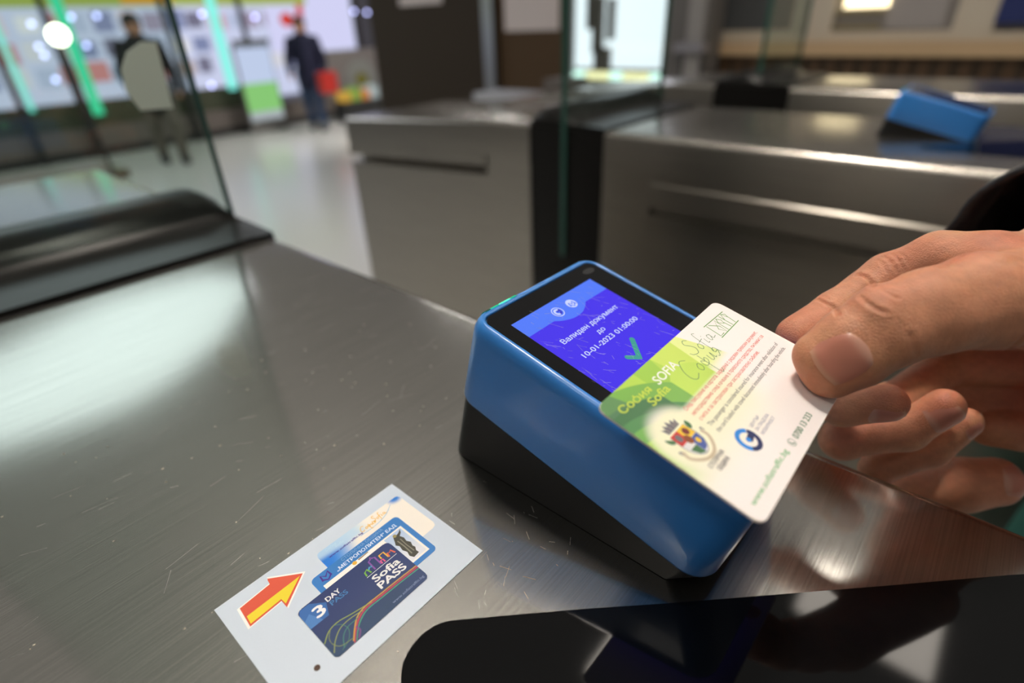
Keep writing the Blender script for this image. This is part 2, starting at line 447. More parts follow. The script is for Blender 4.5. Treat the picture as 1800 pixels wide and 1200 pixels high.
cabinet(-.13, .2395, -.30, .5266, .715, 1.06, 0.0, 'near steel turnstile with the sticker and blue card reader on its top', STEEL, -.10, .2365, .61, (0, WINP), .10)
near = bpy.data.objects['turnstile']; fr = Fr((0, 0, H), (1, 0, 0), (0, 1, 0), (0, 0, 1)); r2 = np.random.RandomState(21); b = MB()
for i in range(170):
    u, v = r2.uniform(-120, 225), r2.uniform(40, 420)
    if 100 < u < 220 and v < 170: continue
    L, a = r2.uniform(2, 16), r2.normal(-.12, .35)
    b.stroke(fr, [(u, v), (u + L * math.cos(a), v + L * math.sin(a) + r2.normal(0, .3))], r2.uniform(.03, .07), .04 + .0002 * i)
for i in range(40):
    u, v = r2.uniform(70, 125), r2.uniform(80, 135); L = r2.uniform(.5, 5); a = r2.normal(1.2, .5)
    b.stroke(fr, [(u, v), (u + L * math.cos(a), v + L * math.sin(a))], r2.uniform(.04, .12), .08 + .0002 * i)
o = b.build('scratches', mat('scratch_metal', (.42, .40, .37), .5, spec=.3), near); o['kind'] = 'stuff'
b = MB()
for i in range(170):
    u, v, q = r2.uniform(-110, 225), r2.uniform(40, 330), r2.uniform(.12, .34)
    if 100 < u < 220 and v < 170: continue
    b.plate(fr, ell(u, v, q * r2.uniform(.7, 2.2), q, n=6), .02, .16)
o = b.build('dust', mat('dust', (.55, .50, .40), .8), near); o['kind'] = 'stuff'
cabinet(.877, 1.245, -.40, .552, .722, 1.352, .030, 'middle steel turnstile across the lane from the hand', STEEL2, .872, 1.24, .636, (.935, WINP))
cabinet(1.63, 1.99, -.45, .475, .675, 1.30, .055, 'third steel turnstile in front of the beige ticket booth', STEEL2, 1.66, 1.985, .57, (1.72, WINP))

# ------------------------------------------------------------------ card readers
TILT = math.radians(14.3)
def reader_frame(dx, dy):
    return Fr((.134 + dx, .1362 + dy, H + .0763), (1, 0, 0), (0, -math.cos(TILT), -math.sin(TILT)), (0, -math.sin(TILT), math.cos(TILT)))
SCRW = glow(205, 214, 255, 1.0, 'screen_letters'); SCRB = glow(72, 52, 235, 1.0, 'screen_blue'); SCRH = glow(84, 124, 250, 1.0, 'screen_header')
SCRN = glow(60, 60, 200, 1.0, 'screen_navy'); SCRG = glow(66, 160, 148, 1.0, 'screen_green')
def reader(dx, dy, label, full=True, dz=0.0):
    fr = reader_frame(dx, dy); fr.O[2] += dz
    base = fr.p(37, 56, 0); t = thing('card_reader', (base[0], base[1], H), label, 'card reader', 'blue card readers on the turnstiles')
    u0, u1, v0, v1 = -4.84, 79.1, -5, 117
    def ring(inset, w, r): return [fr.p(u, v, w) for u, v in rrect(u0 + inset, v0 + inset, u1 - inset, v1 - inset, max(r - inset, 1.0), 8)]
    R = [ring(4.75, -1.5, 9), ring(4.7, -.2, 9), ring(4.3, .25, 9), ring(3.4, .35, 9.5)]
    for a in np.linspace(0, 90, 8)[1:]:
        q = math.radians(a); R.append(ring(3.4 * (1 - math.sin(q)), .35 - 7.5 * (1 - math.cos(q)), 10.5))
    R += [ring(-.2, -22, 10.5), ring(-.35, -40.2, 10.5), ring(.1, -41.5, 10.5), ring(1.0, -42.0, 10.5)]
    for r_ in R:
        for q_ in r_: q_[2] = max(q_[2], H + .0006)
    b = MB(); b.loft(R[::-1], cap0=True, cap1=True); body = b.build('housing', BLUEP, t, smooth=50)
    # wedge base down to the counter
    out = rrect(u0 + .5, v0 + .5, u1 - .5, v1 - .5, 10, 8)
    bot = []
    for u, v in out:
        v = min(v, 104 + .35 * (v - 104)); w = -((fr.O[2] - H) / .001 + v * fr.ev[2]) / fr.n[2]; bot.append(fr.p(u, v, w) + np.array([0, 0, .0003]))
    top_ = [np.maximum(fr.p(u, v, -42.1), [-9, -9, H + .0005]) for u, v in out]
    b = MB(); b.loft([bot, top_]); b.build('base', mat('reader_base', (.010, .010, .011), .5, spec=.2, bump=(1500, .15, .0003)), t, smooth=50)
    # black glass
    g = rrect(0.1, 0.1, 74.2, 111.9, 4.5, 8)
    b = MB(); b.plate(fr, g, -1.4, -.15); gl = b.build('screen_glass', mat('screen_glass', (.005, .005, .006), .14, spec=.28), t)
    b = MB(); d = [(6.86, 9.3), (61.76, 9.3), (61.76, 104), (6.86, 104)]
    b.poly(fr, d[::-1], -.12); disp = b.build('display', SCRB if full else mat('screen_off', (.01, .01, .03), .2), t)
    b = MB()
    tab = spline([(23.0, 18.6), (26.4, 20.7), (31.8, 22.4), (37.9, 22.2), (43.0, 20.1), (45.2, 18.6)], 6)
    b.poly(fr, ([(6.86, 9.3), (61.76, 9.3), (61.76, 18.7)] + tab[::-1].tolist() + [(6.86, 18.7)])[::-1], -.10); b.build('header_band', SCRH if full else mat('screen_off', (.01, .01, .03), .2), disp)
    if full:
        for nm, cu, kind in (('round_emblem', 29.2, 'c'), ('round_emblem', 38.9, 'm')):
            b = MB()
            if kind == 'c':
                b.stroke(fr, ell(cu, 15.7, 2.75, n=36), .45, -.07, 0, closed=True)
                b.stroke(fr, ell(cu, 15.7, 1.45, n=24, t0=40, t1=270), 1.0, -.07, 0)
                b.stroke(fr, ell(cu, 15.7, 1.45, n=18, t0=270, t1=400), 1.0, -.06, 1)
                b.poly(fr, [(cu - .3, 15.9), (cu + 1.9, 15.9), (cu + 1.9, 15.0), (cu - .3, 15.0)], -.05, 1)
            else:
                b.poly(fr, ell(cu, 15.6, 2.7, n=32), -.08, 0)
                b.stroke(fr, [(cu - 1.7, 16.9), (cu - 1.2, 14.6), (cu, 16.0), (cu + 1.2, 14.6), (cu + 1.7, 16.9)], .75, -.06, 2)
                b.stroke(fr, [(cu - 1.3, 16.2), (cu, 17.5), (cu + 1.3, 16.2)], .5, -.05, 2)
            b.build(nm, [SCRW, SCRN, SCRH], disp)
        for txt, a, c, vb, h in (('Валиден документ', 14.6, 54.0, 30.3, 2.5), ('до', 31.4, 36.3, 35.4, 2.3), ('10-01-2023 01:00:00', 14.8, 54.0, 40.4, 2.45)):
            b = MB(); b.text(fr, txt, a, c, vb, h, -.06, bold=.014); b.build('lettering', SCRW, disp)
        b = MB(); k = [(28.3, 50.6), (32.3, 54.2), (40.0, 45.9)]
        b.stroke(fr, [(28.2, 50.7), (32.0, 53.9)], 2.3, -.06); b.stroke(fr, [(31.5, 54.6), (39.7, 45.9)], 2.3, -.055)
        b.poly(fr, ell(28.3, 50.8, 1.15), -.05); b.poly(fr, ell(39.6, 46.0, 1.15), -.05); b.build('check_mark', SCRG, disp)
        b = MB()
        for i in range(150):
            cu, cv = rng.uniform(6, 62), rng.uniform(10, 75); L = rng.uniform(1.0, 9) * rng.rand() + .6; a = math.radians(rng.normal(62, 22))
            bend = rng.normal(0, .4)
            p = [(cu + math.cos(a) * L * s_ + bend * math.sin(s_ * 3), cv + math.sin(a) * L * s_) for s_ in (-.5, -.2, .1, .4)]
            b.stroke(fr, p, rng.uniform(.05, .10), -.02)
        o = b.build('scratches', mat('scratch', (.55, .5, .55), .5), gl); o['kind'] = 'stuff'
        b = MB(); b.poly(fr, ell(5.0 + 62, 4.9, 4.0, 1.8), -.13); b.build('camera_dot', mat('sensor_dot', (.02, .02, .022), .3), gl)
    b = MB(); e = [(4.5, 7.5), (8.6, 12.6), (14.0, 19.3), (20.4, 23.3)]
    for i, (a, c) in enumerate(e):
        b.loft([[fr.p(u, -5.22 + 3.4 * (1 - math.cos(math.radians(q))), -6.95 + 7.5 * math.sin(math.radians(q))) for q in np.linspace(20, 84, 6)] for u in (a, c)], cap0=False, cap1=False, closed=False, m=[0, 1, 2, 1][i])
    b.build('status_lights', [glow(10, 120, 90, .5), glow(30, 220, 150, 1.0), glow(90, 255, 190, 1.6)], t)
    return t
reader(0, 0, 'blue card reader with lit screen showing a green check mark, card held over it')
reader(.935, .012, 'small blurred blue card reader on the middle turnstile across the lane', False, -.012)

# ------------------------------------------------------------------ instruction sticker
aS = math.radians(-.35)
SF = Fr((.0178, .1637, H), (math.cos(aS), math.sin(aS), 0), (math.sin(aS), -math.cos(aS), 0), (0, 0, 1))
st = thing('instruction_sticker', (.057, .135, H), 'pale blue sticker with a red and yellow arrow pointing at three travel cards', 'sticker')
def C(*rgb): return np.array(srgb(*rgb))
def mix(a, b_, t): return a * (1 - t[..., None]) + b_ * t[..., None]
b = MB(); b.plate(SF, [(0, 0), (79.2, 0), (79.2, 56.2), (0, 56.2)][::-1], 0.02, .30); b.build('backing', flat(206, 216, 230, .35), st)
b = MB(); ar = [(6.2, 6.6), (18.2, 5.6), (18.6, 2.7), (28.5, 10.9), (17.4, 19.2), (17.4, 15.4), (5.4, 16.1)]
cen = np.mean(ar, 0); b.poly(SF, [tuple(cen + (np.array(p) - cen) * 1.09) for p in ar], .32, 0)
b.poly(SF, ar, .34, 1)
inn = [tuple(cen + (np.array(p) - cen) * .93) for p in ar]
b.poly(SF, [inn[0], inn[1], inn[2], inn[3], (6.6, 11.3)], .36, 1)
b.poly(SF, [(6.4, 11.5), (27.2, 11.1), (17.9, 17.6), (17.7, 14.7), (6.0, 15.3)], .38, 2)
b.build('arrow_print', [flat(245, 243, 240), flat(220, 84, 58), flat(234, 210, 40)], st)
def cardbase(u0, v0, u1, v1, r, w, m, b): b.poly(SF, [tuple(q) for q in rrect(u0, v0, u1, v1, r)], w, m)
# upper printed card: white with blue fades
def c1fn(U, V):
    c = np.ones(U.shape + (3,)) * C(246, 238, 228)
    c = mix(c, C(120, 185, 235), sstep(58, 44, U + .35 * V))
    c = mix(c, C(25, 120, 215), sstep(55, 41, U + .25 * V) * sstep(5.5, 10, V))
    c = mix(c, C(30, 125, 215), sstep(4.8, 1.2, np.hypot(U - 74.5, (V - 7.5) * 1.2)))
    c = mix(c, C(185, 215, 238), .85 * sstep(12.5, 9, V - .10 * (U - 36)) * sstep(60, 52, U) * 1.0)
    return c
def in_rr(u0, v0, u1, v1, r):
    return lambda U, V: np.hypot(np.maximum(np.abs(U - (u0 + u1) / 2) - (u1 - u0) / 2 + r, 0), np.maximum(np.abs(V - (v0 + v1) / 2) - (v1 - v0) / 2 + r, 0)) <= r
c1 = paint(SF, 36, 7.1, 76.5, 33, .25, .32, c1fn, 'card_print', PRINT, st, in_rr(36, 7.1, 76.5, 33, 2))
c1['label'] = 'printed white and blue travel card, uppermost on the sticker'
def script(b, fr, u, v, s, w, wid, m=0, kind='cyr'):
    """loose handwriting: София or Sofia"""
    if kind == 'cyr':
        L = [[(6, -6.5), (3.5, -7.5), (.6, -4.2), (0, -1), (1.5, .5), (4.2, -.6)], [(7.5, -3), (6.2, -1.6), (7, -.1), (8.4, -1), (8.3, -2.8), (7.5, -3)],
             [(11.6, -5), (11.2, 3.5), (11.9, 4.8), (13, 3.5)], [(11.4, -1.6), (10, -2.8), (9.7, -.6), (11.2, -.2), (12.9, -1.5), (12.6, -2.9), (11.4, -1.9)],
             [(14.5, -2.8), (14.2, -.4), (15.5, -.3), (16.6, -2.8), (16.4, -.2), (17.3, -.4)], [(20.6, -.2), (20.2, -3), (18.7, -2.6), (18.8, -1.4), (20.4, -1.5), (18.5, .4), (17.8, 0)]]
    else:
        L = [[(5.4, -7), (3.6, -8), (2.2, -6.4), (3.6, -4.4), (4.4, -2.4), (2.8, -.4), (.2, -1), (-.6, -2.4)], [(7, -3), (5.8, -1.6), (6.6, -.1), (8, -1), (7.9, -2.6), (7, -3)],
             [(12, -7), (10.6, -7.4), (9.8, -4), (9.2, 2.5), (8.4, 3.2)], [(8.6, -3), (11.6, -3.4)], [(12.4, -2.8), (12, -.4), (13, -.4)], [(12.6, -4.2), (12.8, -4.5)],
             [(16.6, -2.6), (15, -3), (14.2, -1), (15, -.1), (16.4, -1.8), (16.6, -2.8), (16.5, -.4), (18.5, -.6)]]
    for q in L: b.stroke(fr, [(u + x * s, v + y * s) for x, y in spline(q, 6)], wid, w, m)
b = MB()
script(b, SF, 54.5, 12.2, .34, .37, .30, 0, 'cyr'); script(b, SF, 60.5, 11.6, .38, .37, .30, 0, 'lat')
b.stroke(SF, spline([(53, 13.4), (60, 13.6), (66, 12.4), (71, 9.4)]), .18, .37, 3)
b.text(SF, 'www.sofiatraffic.bg', 38.9, 54.5, 12.9, .95, .37, 1, .03)
b.text(SF, 'София', 39.6, 44.4, 9.2, 1.3, .37, 2, 0, .2); b.text(SF, 'Sofia', 43.2, 47.0, 10.4, 1.2, .37, 2, 0, .2)
b.build('lettering', [flat(238, 190, 70), flat(60, 40, 150), flat(190, 220, 240), flat(110, 180, 225)], c1)
# middle printed card
b = MB(); cardbase(28.3, 16.1, 68.7, 41.9, 2, .40, 0, b); b.poly(SF, [(30.5, 21.8), (66.5, 21.8), (66.5, 39.7), (30.5, 39.7)], .42, 1)
c2 = b.build('card_print', [flat(44, 122, 196), flat(244, 240, 234)], st); c2['label'] = 'printed mid blue travel card with a white picture panel'
def skyfn(U, V): return mix(np.ones(U.shape + (3,)) * C(186, 205, 232), C(228, 228, 234), sstep(24, 38, V) * np.ones(U.shape))
paint(SF, 57.5, 22.6, 65.6, 38.9, .4, .44, skyfn, 'sky_picture', PRINT, c2)
b = MB(); fig = [(61.2, 23.6), (62.1, 23.4), (62.5, 24.4), (63.6, 24.0), (65.2, 23.0), (64.4, 24.6), (63.0, 25.7), (63.6, 27.6), (63.2, 29.6), (64.0, 31.4), (63.3, 33.2), (63.6, 34.6), (62.8, 36.0), (62.9, 37.6), (60.2, 38.0), (59.4, 36.2), (60.0, 34.0), (59.3, 32.0), (59.8, 29.6), (59.0, 28.2), (59.9, 26.4), (60.4, 25.2)]
b.poly(SF, fig, .46, 0); b.poly(SF, ell(61.6, 24.2, .8), .48, 1)
b.stroke(SF, [(60.8, 27), (61.0, 31), (60.8, 36)], .5, .48, 2); b.stroke(SF, [(62.2, 27), (62.0, 31), (62.2, 35.6)], .4, .48, 2)
b.build('statue_picture', [flat(62, 60, 50), flat(150, 135, 80), flat(130, 128, 110)], c2)
b = MB(); b.text(SF, 'СТОЛИЧНА ОБЩИНА', 41.3, 60.6, 18.1, 1.45, .44, 1); b.text(SF, '„МЕТРОПОЛИТЕН“ ЕАД', 37.5, 65.4, 20.6, 1.55, .44, 0, .022)
b.stroke(SF, [(31.6, 20.2), (31.9, 17.4), (33.4, 19.0), (35.0, 17.3), (35.2, 20.0)], .8, .44, 2); b.stroke(SF, [(31.7, 19.6), (33.4, 20.9), (35.2, 19.6)], .7, .47, 2)
b.poly(SF, ell(43.8, 22.4, .9), .445, 3); b.poly(SF, [(45.5, 22.0), (50.2, 21.9), (50.2, 22.3), (45.6, 22.6)], .445, 4)
b.build('lettering', [flat(215, 228, 245), flat(120, 165, 215), flat(64, 30, 140), flat(235, 180, 50), flat(150, 120, 80)], c2)
# front printed pass
def c3fn(U, V):
    c = np.ones(U.shape + (3,)) * C(34, 52, 104)
    c = mix(c, C(26, 62, 96), sstep(34, 48, V) * .8 * np.ones(U.shape)); c = mix(c, C(44, 62, 120), sstep(44, 56, U) * .4)
    def line(pts, col, wd, al=1.0):
        nonlocal c
        p = spline(pts, 10); d = np.full(U.shape, 1e9)
        for a, e in zip(p[:-1], p[1:]):
            ab = e - a; t = np.clip(((U - a[0]) * ab[0] + (V - a[1]) * ab[1]) / (ab @ ab + 1e-9), 0, 1)
            d = np.minimum(d, np.hypot(U - a[0] - t * ab[0], V - a[1] - t * ab[1]))
        c = mix(c, C(*col), sstep(wd, wd * .5, d) * al)
    trunk = lambda o: [(58.2, 42.4 + o), (50, 41.9 + o), (42, 41.6 + o), (35.5, 41.4 + o), (31.4, 42.8 + o * 1.2), (28.4, 45.4 + o), (25.6, 48.8 + o)]
    line(trunk(0), (190, 60, 70), .42); line(trunk(-.8), (200, 150, 60), .32); line(trunk(.8), (60, 160, 120), .32); line(trunk(.45), (90, 50, 110), .25)
    line([(38, 40.9), (31, 39.4), (26, 38.2), (22, 38.8), (18.6, 41.5)], (150, 165, 70), .25, .9)
    line([(34, 41.2), (29, 40.4), (25, 40.9), (21.5, 43.4), (19, 46.6)], (160, 170, 80), .22, .8)
    line([(31.5, 42.2), (27, 42.4), (24.2, 44.2), (22.2, 47.6)], (60, 130, 110), .22, .8)
    line([(24.6, 38.4), (26.4, 40.4), (26.8, 43.4), (24.8, 46.4), (21.4, 47.9)], (70, 130, 100), .18, .7)
    line([(22.6, 38.6), (20.6, 41.2), (20.4, 44.0), (22.0, 46.4), (26.2, 47.2)], (140, 150, 70), .18, .7)
    line([(29.0, 44.6), (29.2, 46.6), (27.4, 48.6)], (120, 60, 130), .4, .8)
    return c
c3 = paint(SF, 18.2, 23.9, 58.2, 49.2, .16, .50, c3fn, 'card_print', PRINT, st, in_rr(18.2, 23.9, 58.2, 49.2, 2)); c3['label'] = 'printed navy pass card, frontmost on the sticker'
b = MB()
b.poly(SF, [(18.4, 26), (19.4, 24.3), (23.0, 24.3), (27.5, 28.5), (25.4, 33.6), (18.4, 33.4)], .53, 0)
b.poly(SF, [(18.4, 29.5), (21.0, 27.9), (23.2, 33.5), (18.4, 33.4)], .535, 1)
b.text(SF, '3', 22.3, 25.7, 31.8, 4.6, .56, 2, .03)
b.build('diamond_print', [flat(44, 100, 170), flat(70, 125, 190), flat(240, 240, 242)], c3)
b = MB(); b.text(SF, 'DAY', 27.9, 33.4, 28.9, 2.1, .55, 0, .02); b.text(SF, 'PASS', 28.2, 34.9, 31.4, 2.0, .55, 1, .02)
b.text(SF, 'Sofia', 43.9, 55.3, 35.7, 3.0, .55, 0, .03); b.text(SF, 'PASS', 43.6, 55.4, 39.5, 3.0, .55, 0, .03)
b.text(SF, 'www.sofiatraffic.bg', 42.7, 57.0, 47.6, 1.1, .55, 2); b.stroke(SF, [(42.9, 31.6), (56.8, 31.5)], .22, .55, 0)
b.build('lettering', [flat(236, 236, 236), flat(58, 120, 178), flat(130, 145, 185)], c3)
b = MB()
for pts, k in (([(43.3, 31.0), (43.6, 29.2), (44.9, 28.5), (45.4, 30.9)], 0), ([(45.3, 29.3), (46.2, 28.4), (47.0, 29.0), (47.2, 28.0)], 1),
               ([(47.2, 30.9), (47.4, 26.2), (48.5, 25.9), (48.8, 24.9), (49.3, 25.9), (50.2, 26.2), (50.1, 30.6)], 2), ([(50.6, 30.9), (50.7, 29.4), (51.8, 29.4), (51.8, 31.0)], 3),
               ([(51.6, 28.9), (51.7, 27.0), (53.8, 26.9), (53.9, 30.2)], 4), ([(54.2, 30.6), (54.6, 28.4), (55.4, 29.0), (56.2, 28.2), (56.9, 30.6)], 5)):
    b.stroke(SF, pts, .62, .55, k)
b.build('skyline_print', [flat(120, 180, 60), flat(80, 170, 210), flat(140, 80, 170), flat(225, 90, 140), flat(235, 180, 60), flat(225, 100, 70)], c3)
b = MB(); b.plate(SF, ell(12.7, 46.5, 1.0, n=16), .30, .5); b.build('rivet', mat('rust_spot', (.09, .05, .035), .7), st)

# ------------------------------------------------------------------ travel card
cA = np.array([.1148, .0708, H + .0754]); cB = np.array([.2004, .0708, H + .0775]); cD = np.array([.1152, .0186, H + .0614])
cu = cB - cA; cu /= np.linalg.norm(cu); cv = cD - cA; cv -= cu * (cv @ cu); cv /= np.linalg.norm(cv); cn = np.cross(cv, cu); cn = cn if cn[2] > 0 else -cn
CF = Fr(cA, cu, cv, cn)
card = thing('travel_card', CF.p(42.8, 27, -.4), 'white and green travel card held by the thumb over the blue card reader', 'card')
CO = rrect(0, 0, 85.6, 54, 3.3, 8)
b = MB(); b.plate(CF, CO, -.76, 0); b.build('card_body', mat('card_plastic', srgb(232, 226, 222), .4), card)
def cardfn(U, V):
    c = np.ones(U.shape + (3,)) * C(251, 242, 240)
    soft = lambda d, s=.12: sstep(s, -s, d)
    G = np.ones(U.shape + (3,)) * C(178, 214, 72)
    G = mix(G, C(226, 238, 150), soft(38 - U + .5 * V)); G = mix(G, C(200, 225, 92), soft(33 - U + .2 * V) * soft(U - 47 + .1 * V) * soft(V - 13))
    G = mix(G, C(150, 200, 62), soft(22 - U) * soft(U - 33 + .25 * V) * .8)
    G = mix(G, C(190, 222, 84), soft(np.hypot(U - 36, V - 20) - 12))
    r1 = np.hypot(U + 2, V - 44)
    G = mix(G, C(118, 178, 68), soft(np.abs(r1 - 40) - 5.5) * soft(U - 29))
    G = mix(G, C(70, 136, 74), soft(np.abs(r1 - 33.5) - 3.4) * soft(U - 30)); G = mix(G, C(52, 112, 62), soft(np.abs(r1 - 36.8) - 2.6) * soft(U - 21))
    G = mix(G, C(108, 172, 74), soft(np.abs(r1 - 28) - 2.4)); G = mix(G, C(170, 214, 70), soft(r1 - 25.8))
    G = mix(G, C(74, 124, 84), soft(U - 7.5 - .35 * V) * soft(V - 6.5) * .75)
    # where the green ends: slanted facets at the right, a soft glow to white below
    a = soft(U - 51.5 - .45 * V, .2) * sstep(22.5, 17.5, V + .03 * U + .06 * np.maximum(U - 20, 0))
    a = np.maximum(a, soft(U - 46, .2) * sstep(21, 18, V))
    low = sstep(9.5, 2.0, U) * sstep(40, 25, V)
    a = np.maximum(a, low); a = a * (1 - .93 * sstep(12.5, 7.2, np.hypot((U - 11.5) * .95, (V - 25.5) * .85)))
    c = mix(c, G, a)
    c = mix(c, C(240, 240, 196), (1 - a) * sstep(58, 40, U) * sstep(13, 17, V) * sstep(46, 26, V) * .75)
    return c
paint(CF, 0, 0, 85.6, 54, .22, .03, cardfn, 'card_face', PRINT, card, in_rr(0, 0, 85.6, 54, 3.3))
INKG = flat(96, 160, 76); INKDG = flat(70, 130, 84); INKR = flat(222, 88, 80); INKK = flat(86, 84, 86); INKW = flat(248, 250, 240); INKY = flat(196, 216, 72); INKN = flat(24, 40, 96); INKB = flat(34, 140, 230)
Wl = .08
b = MB()
for q in ([(65.6, 4.7), (81.2, 5.3)], [(65.5, 12.2), (81.3, 12.1)], [(66.8, 5.2), (66.2, 11.6), (69, 11.5)], [(68, 5.4), (71.4, 8.6), (71, 11.9), (69.3, 9.2), (72.8, 5.6), (72.4, 11.9)], [(74.4, 5.5), (72.9, 7.3), (74.6, 9.0), (75.6, 7.2), (74.3, 5.6)], [(75, 8.6), (75.2, 11.8)], [(76.8, 5.6), (76.8, 11.8)], [(76.8, 8.4), (78.6, 5.6), (79.8, 8.4), (79.2, 11.8)], [(78.6, 5.6), (80.4, 6.6), (79.6, 8.4)]):
    b.stroke(CF, q, .34, Wl)
b.build('rune_print', INKG, card)
b = MB(); script(b, CF, 36.2, 15.6, 1.05, Wl, .22, 0, 'cyr'); script(b, CF, 47.8, 10.4, .92, Wl, .22, 0, 'lat'); b.build('lettering', INKDG, card)
b = MB(); b.text(CF, 'SOFIA', 24.6, 38.6, 8.6, 3.4, Wl, 0, .012, .12); b.build('lettering', INKW, card)
b = MB(); b.text(CF, 'София', 4.4, 20.6, 7.4, 2.7, Wl, 0, .02, .1, -.06); b.text(CF, 'Sofia', 14.8, 25.8, 12.2, 3.1, Wl, 0, .02, .12); b.build('lettering', INKY, card)
b = MB()
b.text(CF, 'След таксуване на картата, заредена с редовен превозен документ,', 21.3, 80.0, 20.4, 1.45, Wl); b.text(CF, 'непосредствено след качване в превозното средство, пътникът се', 21.4, 79.9, 23.0, 1.45, Wl)
b.text(CF, 'счита и за застрахован при застрахователно събитие.', 21.4, 69.3, 25.6, 1.45, Wl); b.build('lettering', INKR, card)
b = MB(); b.text(CF, 'The passenger is considered insured for insurance event after validation of', 21.5, 80.0, 28.7, 1.5, Wl)
b.text(CF, 'the card loaded with travel document immediately after boarding the vehicle.', 21.3, 79.9, 31.6, 1.5, Wl); b.build('lettering', INKK, card)
b = MB(); b.stroke(CF, ell(25.65, 39.3, 3.3, 3.55, n=26, t0=35, t1=222), 1.5, Wl, 0); b.stroke(CF, ell(25.65, 39.3, 3.3, 3.55, n=26, t0=222, t1=392), 1.5, Wl, 1)
b.poly(CF, [(25.4, 38.6), (29.4, 37.8), (28.6, 40.0), (26.0, 40.6), (25.0, 39.8)], Wl + .01, 1); b.poly(CF, ell(25.6, 39.3, .9), Wl + .02, 0); b.build('letter_emblem', [INKB, INKN], card)
b = MB(); b.text(CF, 'ЦЕНТЪР', 31.3, 37.6, 38.1, 1.05, Wl); b.text(CF, 'ЗА ГРАДСКА', 31.3, 41.0, 40.0, 1.05, Wl); b.text(CF, 'МОБИЛНОСТ', 31.3, 41.4, 41.9, 1.05, Wl); b.build('lettering', flat(110, 116, 150), card)
b = MB(); b.text(CF, '0700 13 233', 38.2, 52.6, 50.4, 2.0, Wl, 0, .01); b.stroke(CF, ell(35.4, 49.5, 1.3, n=20), .18, Wl, 0, closed=True); b.stroke(CF, spline([(34.9, 48.7), (35.0, 49.8), (36.0, 50.2)]), .4, Wl); b.build('lettering', flat(84, 130, 96), card)
b = MB(); b.text(CF, 'www.sofiatraffic.bg', 4.2, 31.0, 50.0, 1.75, Wl, 0, .012); b.build('lettering', flat(120, 186, 126), card)
b = MB(); b.text(CF, 'СТОЛИЧНА', 6.7, 15.4, 36.0, 1.4, Wl, 0, .015); b.text(CF, 'ОБЩИНА', 8.0, 14.4, 38.2, 1.4, Wl, 0, .015); b.build('lettering', flat(96, 92, 96), card)
b = MB(); cx = 11.2
b.poly(CF, [(8.2, 21.3), (7.6, 18.6), (8.9, 19.6), (9.4, 18.0), (10.5, 19.4), (11.4, 17.6), (12.3, 19.4), (13.4, 18.2), (13.8, 19.7), (15.0, 18.9), (14.4, 21.3)], Wl, 0)
for u in (9.2, 10.8, 12.4, 13.6): b.stroke(CF, [(u, 19.6), (u, 21.0)], .16, Wl + .01, 6)
sh = spline([(7.3, 22.0), (7.1, 25.5), (7.3, 28.6), (9.0, 31.4), (11.3, 32.4), (13.7, 31.4), (15.4, 28.6), (15.6, 25.4), (15.3, 22.0)], 4).tolist()
b.poly(CF, sh, Wl, 7)
b.poly(CF, [(7.3, 22.0), (11.2, 22.0), (11.2, 26.3), (7.2, 26.3)], Wl + .01, 1); b.poly(CF, [(11.2, 22.0), (15.3, 22.0), (15.6, 26.3), (11.2, 26.3)], Wl + .01, 2)
b.poly(CF, [(11.4, 26.4), (15.5, 26.4), (15.1, 29.2), (13.6, 31.2), (11.4, 31.6)], Wl + .01, 3); b.poly(CF, [(8.0, 28.6), (11.3, 28.6), (11.3, 32.2), (9.2, 31.2)], Wl + .01, 4)
b.poly(CF, ell(9.2, 24.0, 1.1, 1.4), Wl + .02, 0); b.poly(CF, ell(13.4, 24.0, 1.2, 1.3), Wl + .02, 5); b.poly(CF, ell(11.3, 26.2, 1.3, 1.7), Wl + .02, 8); b.poly(CF, ell(13.4, 28.3, .8, 1.0), Wl + .02, 2)
for q in ([(6.1, 22.2), (5.0, 21.4), (5.2, 23.4), (6.6, 24.4), (7.2, 23.4)], [(15.9, 22.4), (17.0, 21.6), (17.4, 23.4), (16.4, 24.8), (15.6, 24.0)]): b.poly(CF, spline(q + [q[0]], 4).tolist()[:-1], Wl, 4)
b.stroke(CF, spline([(5.4, 27.2), (5.0, 29.6), (6.6, 31.8), (9.0, 33.4), (11.4, 33.9), (13.9, 33.4), (16.2, 31.6), (17.6, 29.4), (17.5, 27.2)], 5), 1.15, Wl + .005, 6)
b.stroke(CF, spline([(5.4, 27.2), (4.4, 26.6), (4.6, 28.0)], 4), .35, Wl, 0); b.stroke(CF, spline([(17.5, 27.2), (18.4, 26.4), (18.6, 27.8)], 4), .35, Wl, 0)
b.stroke(CF, sh, .2, Wl + .02, 0)
b.build('crest_print', [flat(112, 108, 116), flat(206, 52, 44), flat(238, 196, 48), flat(70, 92, 168), flat(66, 116, 70), flat(120, 40, 30), flat(206, 190, 160), flat(228, 226, 226), flat(140, 70, 30)], card)

